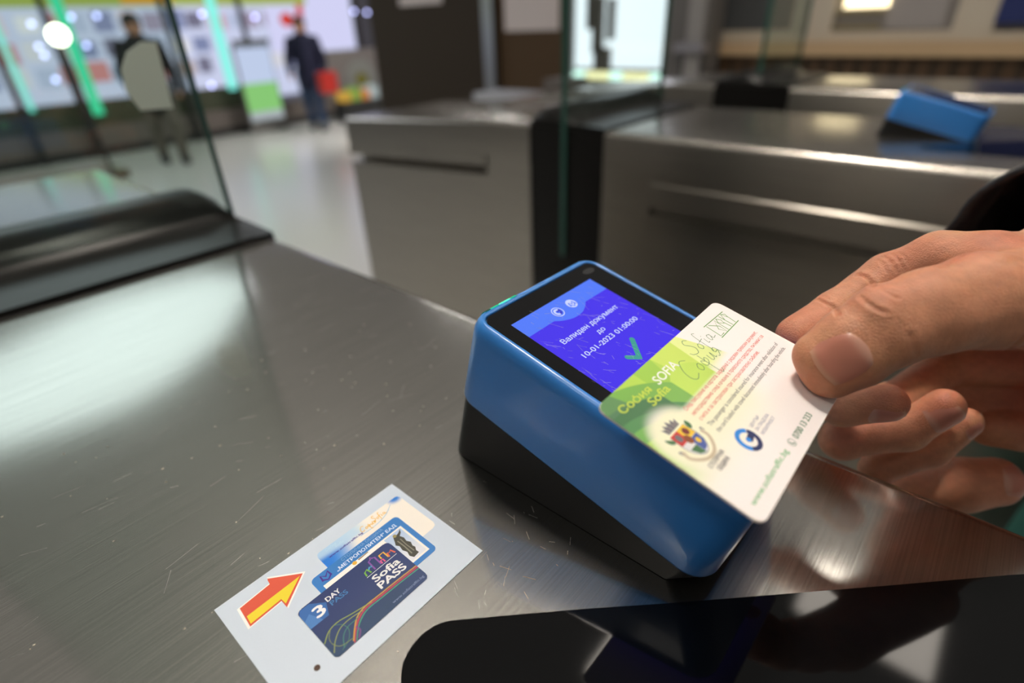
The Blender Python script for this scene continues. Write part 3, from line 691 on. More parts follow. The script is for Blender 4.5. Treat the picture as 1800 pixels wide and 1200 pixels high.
# ------------------------------------------------------------------ the person holding the card
def cd(r, d, f): v = r * RIGHT + d * DOWN + f * FWD; return v / np.linalg.norm(v)
person = thing('person', at(1900, 600, .30), 'person in a dark jacket sleeve, bare right hand pinching the travel card, other thumb below', 'person')
def chain(P, pts, k=.004, off=None):
    D = None; off = np.zeros(3) if off is None else off
    for (a, b_) in zip(pts[:-1], pts[1:]):
        d = d_cone(P, at(*a[:3]) + off, at(*b_[:3]) + off, a[3] * .001, b_[3] * .001)
        D = d if D is None else smin(D, d, k)
    return D
T_PTS = [(1452, 640, .1835, 8.5), (1500, 611, .180, 9.2), (1560, 573, .177, 9.8), (1640, 546, .176, 10.6), (1735, 528, .178, 12.5), (1890, 515, .196, 15)]
T_OFF = .0033 * cd(.51, .84, -.17)
I_PTS = [(1402, 589, .222, 8.0), (1468, 549, .226, 8.7), (1563, 488, .226, 9.9), (1650, 457, .216, 10.6), (1735, 469, .206, 13.0), (1900, 478, .212, 15.5)]
M_PTS = [(1562, 707, .238, 7.9), (1480, 716, .250, 8.6), (1452, 640, .268, 9.2), (1660, 570, .272, 10.5)]
R_PTS = [(1660, 715, .247, 8.2), (1592, 757, .256, 8.9), (1478, 772, .268, 9.4), (1670, 640, .285, 10)]
K_PTS = [(1698, 742, .256, 6.6), (1640, 790, .264, 7.3), (1542, 824, .276, 7.8), (1725, 700, .292, 9)]
def hand_sdf(P):
    P = P.astype(np.float32)
    th = smin(chain(P, T_PTS, .003, T_OFF), chain(P, T_PTS, .003, -T_OFF), .004)
    th = smin(th, d_cone(P, at(1458, 655, .1865), at(1492, 636, .1835), .0066, .0075), .005)
    ix = chain(P, I_PTS, .003)
    ix = smin(ix, d_cone(P, at(1400, 598, .221), at(1445, 580, .222), .0066, .0072), .004)
    palm = None
    for a, b_ in (((1660, 570, .272, 11), (1900, 560, .250, 15)), ((1670, 640, .285, 10.5), (1900, 630, .262, 14)), ((1725, 700, .292, 9.5), (1900, 690, .270, 13)),
                  ((1735, 752, .282, 8.5), (1900, 770, .270, 13)), ((1640, 610, .292, 12), (1900, 600, .275, 16)), ((1640, 680, .298, 12), (1900, 690, .288, 15)), ((1560, 700, .292, 9), (1700, 690, .296, 11)), ((1760, 560, .222, 10), (1900, 560, .222, 17)), ((1890, 500, .21, 16), (1960, 640, .25, 18))):
        d = d_cone(P, at(*a[:3]), at(*b_[:3]), a[3] * .001, b_[3] * .001); palm = d if palm is None else smin(palm, d, .007)
    D = smin(palm, chain(P, M_PTS, .003), .003)
    D = smin(D, chain(P, R_PTS, .003), .0012); D = smin(D, chain(P, K_PTS, .003), .0012)
    ixp = smin(D, ix, .0035)
    # thumb stays free of the index as far as the web, then melts into the hand
    w = np.clip(((P - at(1640, 500, .2)) @ RIGHT.astype(np.float32)) / .02, 0, 1)
    return smin(ixp, th, .0008 + .006 * w)
def surf(px, py, fn, t0=.12, t1=.34):
    d = ray(px, py); t = t0
    for _ in range(90):
        s = float(fn((CAMP + t * d)[None].astype(np.float32))[0]); t += s * .8
        if abs(s) < 2e-5: break
        if t > t1: return None
    return CAMP + t * d
CREASES = [([(1438, 526), (1452, 531), (1466, 540), (1473, 552)], .55, .9), ([(1446, 520), (1462, 527)], .25, .6),
           ([(1508, 482), (1520, 486), (1530, 495), (1535, 504)], .6, 1.0), ([(1552, 450), (1562, 457), (1572, 468), (1577, 478)], .3, .7), ([(1568, 446), (1578, 456), (1586, 468), (1590, 480)], .3, .7),
           ([(1560, 462), (1575, 460), (1590, 457)], .2, .5), ([(1578, 444), (1590, 452), (1597, 466)], .22, .6), ([(1545, 456), (1552, 466), (1558, 478)], .2, .6),
           ([(1512, 522), (1524, 532), (1540, 543), (1556, 549)], .32, .8), ([(1556, 512), (1566, 518), (1578, 524)], .35, .7), ([(1560, 508), (1572, 512)], .2, .5),
           ([(1655, 470), (1672, 462), (1690, 450)], .4, 1.4), ([(1740, 458), (1770, 462), (1798, 458)], .15, 1.8),
           ([(1770, 615), (1785, 604), (1800, 592)], .4, 1.0), ([(1602, 590), (1605, 604), (1612, 622)], .22, 1.2)]
def grad(fn, V, e=2e-4):
    V = V.astype(np.float32); G = np.stack([fn(V + np.float32(e) * np.eye(3, dtype=np.float32)[i]) - fn(V - np.float32(e) * np.eye(3, dtype=np.float32)[i]) for i in range(3)], 1)
    return G / (np.linalg.norm(G, axis=1, keepdims=True) + 1e-9)
def vnoise(V, sc, seed=0):
    r = np.random.RandomState(seed); o = np.zeros(len(V))
    for i in range(14):
        k = r.normal(size=3); k /= np.linalg.norm(k); o += np.sin(V @ k * sc * r.uniform(.6, 1.7) + r.uniform(0, 6.28))
    return o / 14 ** .5
def skin_cols(V):
    c0, c1, c2 = C(206, 144, 112), C(188, 108, 84), C(206, 152, 112)
    n = sstep(-.3, 1.6, vnoise(V, 130, 3)); m = sstep(.1, 1.6, vnoise(V, 210, 5))
    c = c0 * (1 - n[:, None]) + c1 * n[:, None]; c = c * (1 - .5 * m[:, None]) + c2 * .5 * m[:, None]
    c = c * (1 + .05 * np.clip(vnoise(V, 1100, 12), -1.5, 1.5) + .035 * np.clip(vnoise(V, 2300, 13), -1.5, 1.5))[:, None]
    for q, rad in (((1404, 590, .222), .016), ((1470, 650, .184), .012), ((1562, 715, .238), .012), ((1660, 715, .247), .012), ((1755, 846, .285), .02)):
        w = np.exp(-(np.linalg.norm(V - at(*q), axis=1) / rad) ** 2)[:, None] * .45; c = c * (1 - w) + C(198, 108, 84) * w
    return c
SKIN = mat('skin', rough=.46, attr='print', sss=.22, spec=.42, bump=(1500, .5, .0008))
NAIL = mat('fingernail', rough=.28, attr='print', spec=.5, sss=.1)
lo = np.min([at(*p) for p in ((1390, 560, .24), (1440, 660, .17), (1560, 850, .30), (1850, 400, .17), (1850, 760, .25))], 0)
def hand(name, fn, pts, creases, h, pad=.016):
    Q = np.array([at(*p[:3]) for p in pts]); lo = Q.min(0) - pad; hi = Q.max(0) + pad
    o = implicit(name, fn, lo, hi, h, SKIN, person)
    me = o.data; n = len(me.vertices); V = np.empty(n * 3); me.vertices.foreach_get('co', V); V = V.reshape(-1, 3) + root_of(person)
    N = grad(fn, V)
    disp = .00012 * vnoise(V, 420, 8) + .0002 * vnoise(V, 150, 9)
    for pts_, amp, wd in creases:
        q = [surf(px, py, fn) for px, py in spline(pts_, 6)]; q = [p for p in q if p is not None]
        if len(q) < 2: continue
        q = np.array(q); d = np.min(np.linalg.norm(V[:, None, :] - q[None], axis=2), 1) if n * len(q) < 6e6 else np.concatenate([np.min(np.linalg.norm(v[:, None, :] - q[None], axis=2), 1) for v in np.array_split(V, 20)])
        amp *= 1.5; wd *= .85; disp -= amp * .001 * np.exp(-(d / (wd * .001)) ** 2) - .35 * amp * .001 * np.exp(-((d - wd * .002) / (wd * .0012)) ** 2)
    V2 = V + N * disp[:, None] - root_of(person); me.vertices.foreach_set('co', V2.ravel())
    ca = me.color_attributes.new('print', 'FLOAT_COLOR', 'POINT'); ca.data.foreach_set('color', np.c_[skin_cols(V), np.ones(n)].ravel().astype(np.float32)); me.update()
    return o
hand_o = hand('right_hand', hand_sdf, T_PTS + I_PTS[:5] + M_PTS + R_PTS + K_PTS + [(1900, 780, .275)] + [(1900, 500, .2)], CREASES, .00075)
def nail(fn, c, axis, dors, hl, hw, parent, tipw=.9):
    axis = axis / np.linalg.norm(axis); dors = dors - axis * (dors @ axis); dors /= np.linalg.norm(dors); side = np.cross(axis, dors)
    ns, ntt = 17, 15; top = []
    for i in range(ns):
        for j in range(ntt):
            s, t = -1 + 2 * i / (ns - 1), -1 + 2 * j / (ntt - 1)
            ss = s * math.sqrt(1 - .36 * t * t); tt = t * math.sqrt(1 - .30 * s * s) * (1 + .06 * s)
            p = c + (axis * ss * hl + side * tt * hw) * .001 + dors * .009; r = max(abs(s), abs(t)); p0 = p; hit = False
            for _ in range(60):
                q = float(fn(p[None].astype(np.float32))[0]); p = p - dors * q * .7
                if abs(q) < 2e-5: hit = True; break
                if (p0 - p) @ dors > .016: break
            if not hit:
                p = p0 - dors * .006
                for _ in range(12): p = p - grad(fn, p[None])[0] * float(fn(p[None].astype(np.float32))[0])
            top.append(p + dors * .001 * (.42 * (1 - r ** 6) + (.30 if s > .9 and abs(t) < .9 else -.18 * r ** 6)))
    f = [(i * ntt + j, (i + 1) * ntt + j, (i + 1) * ntt + j + 1, i * ntt + j + 1) for i in range(ns - 1) for j in range(ntt - 1)]
    sg = np.repeat(np.linspace(-1, 1, ns), ntt); tg = np.tile(np.linspace(-1, 1, ntt), ns)
    cc = np.ones((ns * ntt, 3)) * C(198, 130, 112); lun = sstep(-.40, -.75, sg + .25 * tg ** 2)[:, None] * .4; cc = cc * (1 - lun) + C(222, 186, 164) * lun
    fe = sstep(.74, .95, sg + .12 * tg ** 2)[:, None] * .35; cc = cc * (1 - fe) + C(216, 184, 150) * fe
    b = MB(); b.add(top, f); return b.build('fingernail', NAIL, parent, smooth=True, cols=cc)
nail(hand_sdf, at(1456, 634, .183), cd(-.85, .52, .03), cd(-.16, -.08, -.98), 6.9, 7.3, person)
nail(hand_sdf, at(1553, 722, .238), cd(.98, -.05, -.15), cd(0, .72, -.69), 7.2, 5.2, person)
nail(hand_sdf, at(1646, 724, .247), cd(.84, -.5, -.12), cd(.2, .5, -.84), 7.2, 5.6, person)
nail(hand_sdf, at(1690, 742, .256), cd(.75, -.6, -.1), cd(.45, .35, -.82), 5.2, 4.2, person)
L_PTS = [(1748, 846, .287, 12.4), (1690, 851, .289, 13.4), (1600, 868, .302, 13.2), (1520, 910, .33, 15), (1480, 1000, .38, 20)]
def left_sdf(P):
    P = P.astype(np.float32); D = chain(P, L_PTS, .004)
    return smin(D, d_cone(P, at(1500, 980, .37), at(1600, 1010, .40), .022, .020), .010)
hand('left_hand', left_sdf, L_PTS + [(1600, 1010, .40, 20)], [([(1648, 830), (1651, 850), (1648, 870)], .3, .8), ([(1668, 826), (1672, 850)], .2, .7)], .0011, .026)
nail(left_sdf, at(1757, 840, .287), cd(1, -.05, 0), cd(.18, -.12, -.97), 8.6, 8.6, person)
# jacket sleeve: a loose nylon tube running away from the camera behind the hand
def sleeve_ring(c, ax, r, ph):
    ax = ax / np.linalg.norm(ax); a = np.cross(ax, (0, 0, 1.)); a /= np.linalg.norm(a); b_ = np.cross(ax, a); o = []
    for q in np.linspace(0, 2 * PI, 56, endpoint=False):
        rr = r * (1 + .035 * math.sin(3 * q + ph) + .02 * math.sin(7 * q + 2.3 * ph) + .012 * math.sin(11 * q - 3 * ph))
        o.append(c + rr * (math.cos(q) * a + math.sin(q) * b_))
    return o
p0, p1 = at(1845, 452, .290), at(2060, 330, .52); rings = []; ax = p1 - p0
for i, t in enumerate(np.linspace(0, 1, 24)):
    rings.append(sleeve_ring(p0 + ax * t, ax, .050 + .012 * t + .0016 * math.sin(i * 1.9), i * .8))
inner = [sleeve_ring(p0 + ax * (.002 + t), ax, .047, i * .8) for i, t in ((0, 0), (3, .12))]
b = MB(); b.loft([inner[1], inner[0], rings[0]] + rings[1:], cap0=False, cap1=True)
b.build('jacket_sleeve', mat('black_nylon', (.012, .012, .016), .5, sheen=.2, bump=(260, .35, .002)), person, smooth=True)
def arm_sdf(P): return d_cone(P.astype(np.float32), at(1880, 505, .232), at(2030, 372, .46), .030, .036)
lo = np.minimum(at(1880, 505, .232), at(2030, 372, .46)) - .045; hi = np.maximum(at(1880, 505, .232), at(2030, 372, .46)) + .045
fo = implicit('forearm', arm_sdf, lo, hi, .004, mat('skin_plain', srgb(204, 148, 118), .5, sss=.2), person)
# teal cloth bag beyond the counter edge
bc = at(1955, 970, .53)
bg = thing('cloth_bag', (bc[0], bc[1], H - .75), 'teal cloth bag partly hidden below the fingers, just beyond the counter edge', 'bag')
b = MB(); R = []
for z, sx, sy in ((-.75, .10, .05), (-.72, .12, .065), (-.5, .125, .07), (-.28, .12, .06), (-.16, .115, .045), (-.11, .11, .03)):
    R.append([(bc[0] + sx * math.copysign(abs(math.cos(q)) ** .6, math.cos(q)) + .006 * math.sin(5 * q + z * 20), bc[1] + sy * math.copysign(abs(math.sin(q)) ** .6, math.sin(q)), H + z) for q in np.linspace(0, 2 * PI, 40, endpoint=False)])
b.loft(R); b.build('bag_body', mat('teal_cloth', srgb(38, 104, 92), .8, bump=(120, .3, .002)), bg, smooth=60)
b = MB()
for y in (-.02, .02): b.tube([(bc[0] - .06, bc[1] + y, H - .13), (bc[0] - .05, bc[1] + y, H - .08), (bc[0], bc[1] + y, H - .06), (bc[0] + .05, bc[1] + y, H - .08), (bc[0] + .06, bc[1] + y, H - .13)], .006, 8)
b.build('handle', mat('teal_strap', srgb(30, 84, 76), .8), bg, smooth=True)

# ------------------------------------------------------------------ the hall behind
def wp(pts, plane, val, thick, m, name, parent=None, loc=None, smooth=False):
    """a slab whose front face has these outline points in the plane x=val or y=val, thick metres deep"""
    f = atx if plane == 'x' else aty
    P = np.array([f(px, py, val) for px, py in pts]); off = np.array([thick, 0, 0]) if plane == 'x' else np.array([0, thick, 0])
    b = MB(); b.prism(P, off); return b.build(name, m, parent, loc, smooth)
def yb(y, x0, x1, z0, z1, d, m, name, parent=None):
    b = MB(); b.box(x0, x1, y, y + d, z0, z1); return b.build(name, m, parent)
def xb(x, y0, y1, z0, z1, d, m, name, parent=None):
    b = MB(); b.box(x, x + d, y0, y1, z0, z1); return b.build(name, m, parent)
YS = 9.1
# newsstand shop front
shop = thing('shop_front', (3, YS, 0), 'brightly lit shop window full of magazines at the far left', 'shop')
GREYP = mat('shop_grey', (.20, .19, .18), .6); DARKP = mat('shop_dark', (.025, .025, .025), .5); OLIVE = mat('shop_olive', srgb(72, 76, 56), .6)
yb(YS, -2.5, 7.1, 0, .10, .15, DARKP, 'kerb', shop); yb(YS + .02, -2.5, 7.1, .10, .36, .12, mat('plinth_stone', srgb(118, 108, 102), .6), 'plinth', shop)
yb(YS + .05, -2.5, 4.75, .36, .66, .1, OLIVE, 'window_base', shop)
yb(YS + 1.0, -2.5, 7.1, .36, 3.3, .04, glow(206, 212, 240, .95), 'lit_back_panel', shop)
yb(YS + .04, -2.5, 5.6, H + .50, H + 1.2, .16, glow(176, 192, 96, .8), 'sign_band', shop)
yb(YS + .02, float(aty(215, 5, YS)[0]), float(aty(305, 5, YS)[0]), H + .52, H + .8, .02, glow(240, 170, 60, .8), 'orange_sign', shop)
yb(YS + .20, 5.35, 7.1, .36, 1.02, .1, mat('machine_grey', srgb(140, 132, 130), .5), 'machine_panel', shop)
b = MB(); c = aty(636, 140, YS + .18)
for r0, r1, k in ((.34, .26, 0), (.12, .0, 1)):
    for q in range(28):
        a0, a1 = 2 * PI * q / 28, 2 * PI * (q + 1) / 28
        b.add([c + np.array([r * math.cos(a), 0, r * math.sin(a)]) for r, a in ((r0, a0), (r0, a1), (max(r1, .001), a1), (max(r1, .001), a0))], [(0, 1, 2, 3)], k)
b.add([c + np.array([.27 * math.cos(a), .004, .27 * math.sin(a)]) for a in np.linspace(0, 2 * PI, 28, endpoint=False)], [tuple(range(28))], 0); b.build('round_badge', [flat(150, 150, 146), flat(130, 126, 40)], shop)
for i, (px, py, w) in enumerate(((140, 110, .11), (391, 83, .11), (20, 110, .05))):
    p = aty(px, py, YS - .02); o = yb(YS - .04, p[0] - w / 2, p[0] + w / 2, .50 if i == 0 else .62, 2.6, .06, glow(70, 225, 170, 1.0) if i == 0 else glow(130, 240, 225, 1.1), 'led_strip', shop)
for px in (168, 350, 470, 70):
    p = aty(px, 250 - .12 * (px - 168), YS - .06); yb(YS - .07, p[0] - .03, p[0] + .03, .0, 2.7, .06, DARKP, 'mullion', shop)
# magazines on racks inside the window
pal = [(222, 150, 150), (235, 235, 245), (150, 156, 196), (240, 220, 230), (128, 126, 150), (225, 170, 180), (200, 210, 240), (176, 164, 190), (250, 250, 255), (140, 150, 190), (196, 176, 170), (160, 180, 205)]
k = 0
names = {0: 'red', 1: 'white', 2: 'blue', 3: 'pale pink', 4: 'navy', 5: 'pink', 6: 'pale blue', 7: 'violet', 8: 'bright white', 9: 'deep blue', 10: 'tan', 11: 'sky blue'}
for row in range(6):
    for ci in range(17):
        x = 1.0 + ci * .295 + rng.uniform(-.03, .03); z = .82 + row * .30 + rng.uniform(-.02, .02)
        if 4.0 < x < 4.85 and z < 1.35: continue
        kk = int(rng.randint(12)); b = MB(); b.box(x, x + rng.uniform(.19, .25), YS + .60, YS + .615, z, z + rng.uniform(.19, .25))
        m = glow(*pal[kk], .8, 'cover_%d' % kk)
        tag(b.build('magazine', m), 'small magazine standing in the racks of the lit shop window', 'magazine', 'magazines in the shop window')
for px, py, r in ((55, 42, 7), (68, 82, 7), (78, 97, 6), (120, 110, 8), (355, 25, 8), (372, 150, 8), (375, 166, 7), (645, 22, 8), (605, 25, 9), (515, 12, 8), (568, 14, 9), (622, 20, 9), (425, 40, 9), (448, 30, 8), (125, 30, 8), (170, 28, 8), (152, 80, 7), (98, 140, 7)):
    p = aty(px, py, YS + .45); b = MB(); rr = .028
    b.loft([[(p[0] + rr * math.sin(t) * math.cos(q), p[1] + rr * math.sin(t) * math.sin(q), p[2] + rr * math.cos(t)) for q in np.linspace(0, 2 * PI, 10, endpoint=False)] for t in np.linspace(.2, PI - .2, 6)])
    tag(b.build('bulb', glow(190, 195, 255, 5.0, 'bulb_glow'), smooth=True), 'tiny round bulb glowing in the shop window', 'bulb', 'bulbs in the shop window')
p = aty(102, 62, 4.6); b = MB(); rr = .055
b.loft([[(p[0] + rr * math.sin(t) * math.cos(q), p[1] + rr * math.sin(t) * math.sin(q), p[2] + rr * math.cos(t)) for q in np.linspace(0, 2 * PI, 14, endpoint=False)] for t in np.linspace(.15, PI - .15, 8)])
gl = thing('globe_lamp', (p[0], p[1], 0), 'round warm white globe lamp on a thin dark post at the upper left', 'lamp')
b.build('globe', glow(255, 250, 225, 9.0, 'globe_glow'), gl, smooth=True)
b = MB(); b.tube([(p[0], p[1], 0), (p[0], p[1], p[2] - .05)], .012, 8); b.build('post', DARKP, gl, smooth=True)
# posters standing in front of the window
def poster(name, pts, y, top, bottom, split, label, extra=None):
    P = [aty(px, py, y) for px, py in pts]; x0, x1 = min(q[0] for q in P), max(q[0] for q in P); z0, z1 = min(q[2] for q in P), max(q[2] for q in P)
    t = thing(name, ((x0 + x1) / 2, y, 0), label, 'poster'); zs = z0 + (z1 - z0) * split
    yb(y, x0, x1, zs, z1, .03, top, 'upper_print', t); yb(y, x0, x1, z0 + .12, zs, .03, bottom, 'lower_print', t)
    yb(y, x0, x1, z0, z0 + .12, .03, glow(200, 210, 215, .7), 'foot_print', t)
    b = MB(); b.box(x0 - .03, x1 + .03, y + .03, y + .05, 0, z1 + .03); b.build('frame', GREYP, t)
    return t, x0, x1, z0, z1
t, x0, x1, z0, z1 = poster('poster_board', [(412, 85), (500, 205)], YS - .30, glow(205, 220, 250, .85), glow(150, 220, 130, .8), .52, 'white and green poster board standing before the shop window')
b = MB(); b.box(x0 - .02, x1, YS - .34, YS - .31, z1 + .04, z1 + .10); b.build('top_bar', OLIVE, t)
t = thing('wall_poster', (5.8, YS + .3, 1.2), 'bright poster with a red and skin toned figure behind the walking person', 'poster')
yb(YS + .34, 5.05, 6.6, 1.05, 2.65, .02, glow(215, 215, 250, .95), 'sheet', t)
b = MB(); fr = Fr((5.05, YS + .335, 2.65), (1, 0, 0), (0, 0, -1), (0, -1, 0))
b.poly(fr, ell(430, 480, 130, 150), 1, 0); b.poly(fr, ell(560, 640, 170, 150), 1.2, 0); b.poly(fr, ell(330, 330, 110, 90), 1.4, 1)
b.stroke(fr, [(780, 250), (740, 600), (600, 900), (560, 1200)], 120, 1.6, 1); b.poly(fr, ell(330, 1150, 120, 100), 1.8, 1); b.build('figure_print', [glow(240, 205, 185, .9), glow(225, 70, 60, .8)], t)
b = MB(); P = aty(636, 186, 8.4); t = thing('leaflet_stand', (P[0], 8.4, 0), 'low stand of yellow and orange leaflets beside the dark wall', 'stand')
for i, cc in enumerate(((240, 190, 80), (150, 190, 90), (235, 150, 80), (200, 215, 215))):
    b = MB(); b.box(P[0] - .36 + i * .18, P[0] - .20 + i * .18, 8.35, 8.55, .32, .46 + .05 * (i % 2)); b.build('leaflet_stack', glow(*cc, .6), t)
b = MB(); b.box(P[0] - .38, P[0] + .38, 8.3, 8.6, 0, .32); b.build('shelf', DARKP, t)

# people in the distance: one blended body each, clothes as separate shells
def walker(x, y, hgt, yaw, label, jacket, trousers, hair, bag=None, cap=False):
    t = thing('person', (x, y, 0), label, 'person'); s = hgt / 1.72; c_, s_ = math.cos(yaw), math.sin(yaw)
    def L(a, b_, z): return np.array([x + (a * c_ - b_ * s_) * s, y + (a * s_ + b_ * c_) * s, z * s])
    def limb(P, pts, k=.02):
        D = None
        for (a, ra), (b_, rb) in zip(pts[:-1], pts[1:]):
            d = d_cone(P, L(*a), L(*b_), ra * s, rb * s); D = d if D is None else smin(D, d, k)
        return D
    legs = [[((-.10, 0, .92), .095), ((-.11, .10, .50), .062), ((-.11, .05, .10), .045)], [((.10, 0, .92), .095), ((.11, -.05, .50), .062), ((.11, -.18, .12), .045)]]
    arms = [[((-.20, 0, 1.40), .06), ((-.27, -.06, 1.12), .048), ((-.27, .08, .90), .036)], [((.20, 0, 1.40), .06), ((.27, .06, 1.12), .048), ((.25, .18, .95), .036)]]
    tor = [((0, 0, .95), .14), ((0, 0, 1.15), .135), ((0, .01, 1.36), .145)]
    def head(P): 
        d = d_cone(P, L(0, .02, 1.60), L(0, .0, 1.63), .085 * s, .095 * s); d = smin(d, d_cone(P, L(0, .06, 1.54), L(0, .03, 1.56), .05 * s, .06 * s), .03 * s)
        d = smin(d, d_cone(P, L(0, .105, 1.585), L(0, .10, 1.60), .014 * s, .012 * s), .01 * s)
        for e in (-1, 1): d = smin(d, d_cone(P, L(.088 * e, 0, 1.585), L(.09 * e, 0, 1.61), .018 * s, .02 * s), .008 * s)
        return smin(d, d_cone(P, L(0, 0, 1.42), L(0, .01, 1.54), .06 * s, .055 * s), .03 * s)
    def body(P):
        P = P.astype(np.float32); D = smin(limb(P, tor), head(P), .04)
        for l in legs + arms: D = smin(D, limb(P, l), .03)
        for a in arms:
            e = a[-1][0]; D = smin(D, d_cone(P, L(*e), L(e[0], e[1] + .03, e[2] - .09), .035 * s, .03 * s), .02)
        for l in legs:
            e = l[-1][0]; D = smin(D, d_cone(P, L(e[0], e[1], .05), L(e[0], e[1] + .14, .04), .05 * s, .038 * s), .03)
        return D
    def coat(P):
        P = P.astype(np.float32); D = limb(P, [((0, 0, .80), .19), ((0, 0, 1.15), .175), ((0, .01, 1.38), .165)])
        for a in arms: D = smin(D, limb(P, [(q, r + .018) for q, r in a]), .03)
        return D
    def pants(P):
        P = P.astype(np.float32); D = None
        for l in legs: d = limb(P, [(q, r + .022) for q, r in l]); D = d if D is None else smin(D, d, .04)
        return D
    def hr(P):
        P = P.astype(np.float32); D = d_cone(P, L(0, -.015, 1.62), L(0, -.01, 1.655), .10 * s, .105 * s)
        D = smin(D, d_cone(P, L(0, -.05, 1.50), L(0, -.04, 1.6), .07 * s, .085 * s), .03)
        return np.maximum(D, -((P - L(0, .055, 1.6).astype(np.float32)) @ np.array([s_, -c_, -.35], np.float32)) * 1.0) if False else D
    lo, hi = (x - .45 * s, y - .45 * s, -.02), (x + .45 * s, y + .45 * s, 1.85 * s)
    def shoe(P):
        P = P.astype(np.float32); D = None
        for l in legs:
            e = l[-1][0]; d = d_cone(P, L(e[0], e[1] - .02, .05), L(e[0], e[1] + .15, .035), .066 * s, .05 * s); D = d if D is None else np.minimum(D, d)
        return D
    implicit('shoes', shoe, lo, hi, .02, mat('dark_shoes', (.014, .014, .016), .5), t)
    implicit('body', body, lo, hi, .022, mat('skin_far', srgb(190, 140, 112), .6), t)
    implicit('jacket', coat, lo, hi, .022, jacket, t); implicit('trousers', pants, lo, hi, .022, trousers, t); implicit('hair', hr, lo, hi, .02, hair, t)
    if bag is not None:
        b = MB(); q = L(.0, -.35, 1.2); R = []
        for z, k_ in ((-.24, .7), (-.2, 1), (.1, 1), (.2, .8), (.24, .5)):
            R.append([(q[0] + .17 * k_ * math.copysign(abs(math.cos(a)) ** .5, math.cos(a)), q[1] + .09 * k_ * math.copysign(abs(math.sin(a)) ** .5, math.sin(a)), q[2] + z) for a in np.linspace(0, 2 * PI, 20, endpoint=False)])
        tag(MB().loft(R).build('backpack', bag, smooth=60), 'dark backpack worn by the walking person', 'backpack')
    return t
fp = atz(562, 228, 0)
walker(fp[0], fp[1], 1.50, 2.4, 'person in a navy jacket and jeans walking past the shop window', mat('navy_cloth', srgb(20, 22, 52), .8), mat('jeans', srgb(52, 72, 104), .8), mat('brown_hair', srgb(62, 44, 30), .6), mat('backpack_cloth', (.012, .013, .012), .8))
q = aty(575, 142, fp[1] - .35); b = MB()
b.loft([[(q[0] + a * .13, q[1] + e * .06, q[2] + z) for a, e in ((-1, -1), (1, -1), (1, 1), (-1, 1))] for z in (-.16, .12)])
tag(b.build('shopping_bag', mat('red_bag', srgb(190, 40, 32), .5)), 'red shopping bag carried at the side of the person in navy', 'bag')
fp = atz(312, 286, 0)
walker(fp[0], fp[1], 1.56, 2.9, 'person in a black coat standing behind the glass gate at left', mat('black_coat', (.010, .010, .012), .8), mat('taupe_trousers', srgb(110, 102, 92), .8), mat('black_hair', (.01, .01, .01), .6))

# dark pillar, panels and notices between the shop and the booth
XP = 4.5
def pz(px, py): return atx(px, py, XP)
y_of = lambda px, py=100: float(atx(px, py, XP)[1])
PIL = mat('pillar_brown', srgb(60, 50, 40), .6, spec=.2)
o = xb(XP, y_of(855), y_of(660), 0, H + 1.6, .6, PIL, 'dark_pillar'); tag(o, 'wide dark brown pillar right of the lit shop window', 'pillar')
xb2 = xb(XP + .05, y_of(990), y_of(872), 0, H + 1.6, .3, mat('panel_walnut', srgb(88, 68, 48), .6, spec=.2), 'wood_panel'); tag(xb2, 'brown wooden panel below the paper notice, left of the glass gate', 'panel')
o = xb(XP - .03, y_of(872), y_of(854), 0.2, H + 1.6, .05, mat('aluminium', (.42, .42, .43), .3, 1.0), 'metal_post'); tag(o, 'pale aluminium post between the pillar and the wooden panel', 'post')
def notice(x, px0, px1, py1, label, m=None, ztop=H + .42):
    b = MB(); z0 = float(atx((px0 + px1) / 2, py1, x)[2]); b.box(x - .012, x - .004, float(atx(px1, 30, x)[1]), float(atx(px0, 30, x)[1]), z0, ztop)
    return tag(b.build('paper_notice', m or mat('notice_paper', srgb(226, 212, 208), .7)), label, 'notice')
notice(XP + .05, 888, 984, 54, 'white paper notice hung on the brown wooden panel')
notice(XP, 706, 780, 8, 'white paper notice high on the dark pillar')
o = xb(3.6, float(atx(915, 170, 3.6)[1]), float(atx(832, 170, 3.6)[1]), float(atx(870, 182, 3.6)[2]), float(atx(870, 165, 3.6)[2]), .3, mat('pale_top', srgb(190, 190, 196), .4), 'pale_tray')
t = thing('waiting_bench', (3.7, o.location[1], 0), 'low dark bench with a pale grey top in front of the pillar', 'bench'); 
o.location = np.array(o.location) - root_of(t); o.parent = t; o.name = 'bench_top'
yy = (float(atx(915, 170, 3.6)[1]), float(atx(832, 170, 3.6)[1])); zz = float(atx(870, 182, 3.6)[2])
for q in (.08, .92):
    b = MB(); b.box(3.64, 3.86, yy[0] + (yy[1] - yy[0]) * q - .03, yy[0] + (yy[1] - yy[0]) * q + .03, 0, zz); b.build('leg', DARKP, t)
o = xb(3.2, float(atx(992, 200, 3.2)[1]), float(atx(888, 200, 3.2)[1]), 0, float(atx(940, 180, 3.2)[2]), .4, mat('carton', srgb(128, 108, 98), .7), 'carton'); tag(o, 'plain brownish box behind the black gate housing', 'box')
o = xb(3.9, float(atx(995, 160, 3.9)[1]), float(atx(955, 160, 3.9)[1]), 0, float(atx(970, 140, 3.9)[2]), .3, mat('grey_bin', srgb(112, 104, 98), .6), 'waste_bin'); tag(o, 'grey bin beside the wooden panel', 'bin')
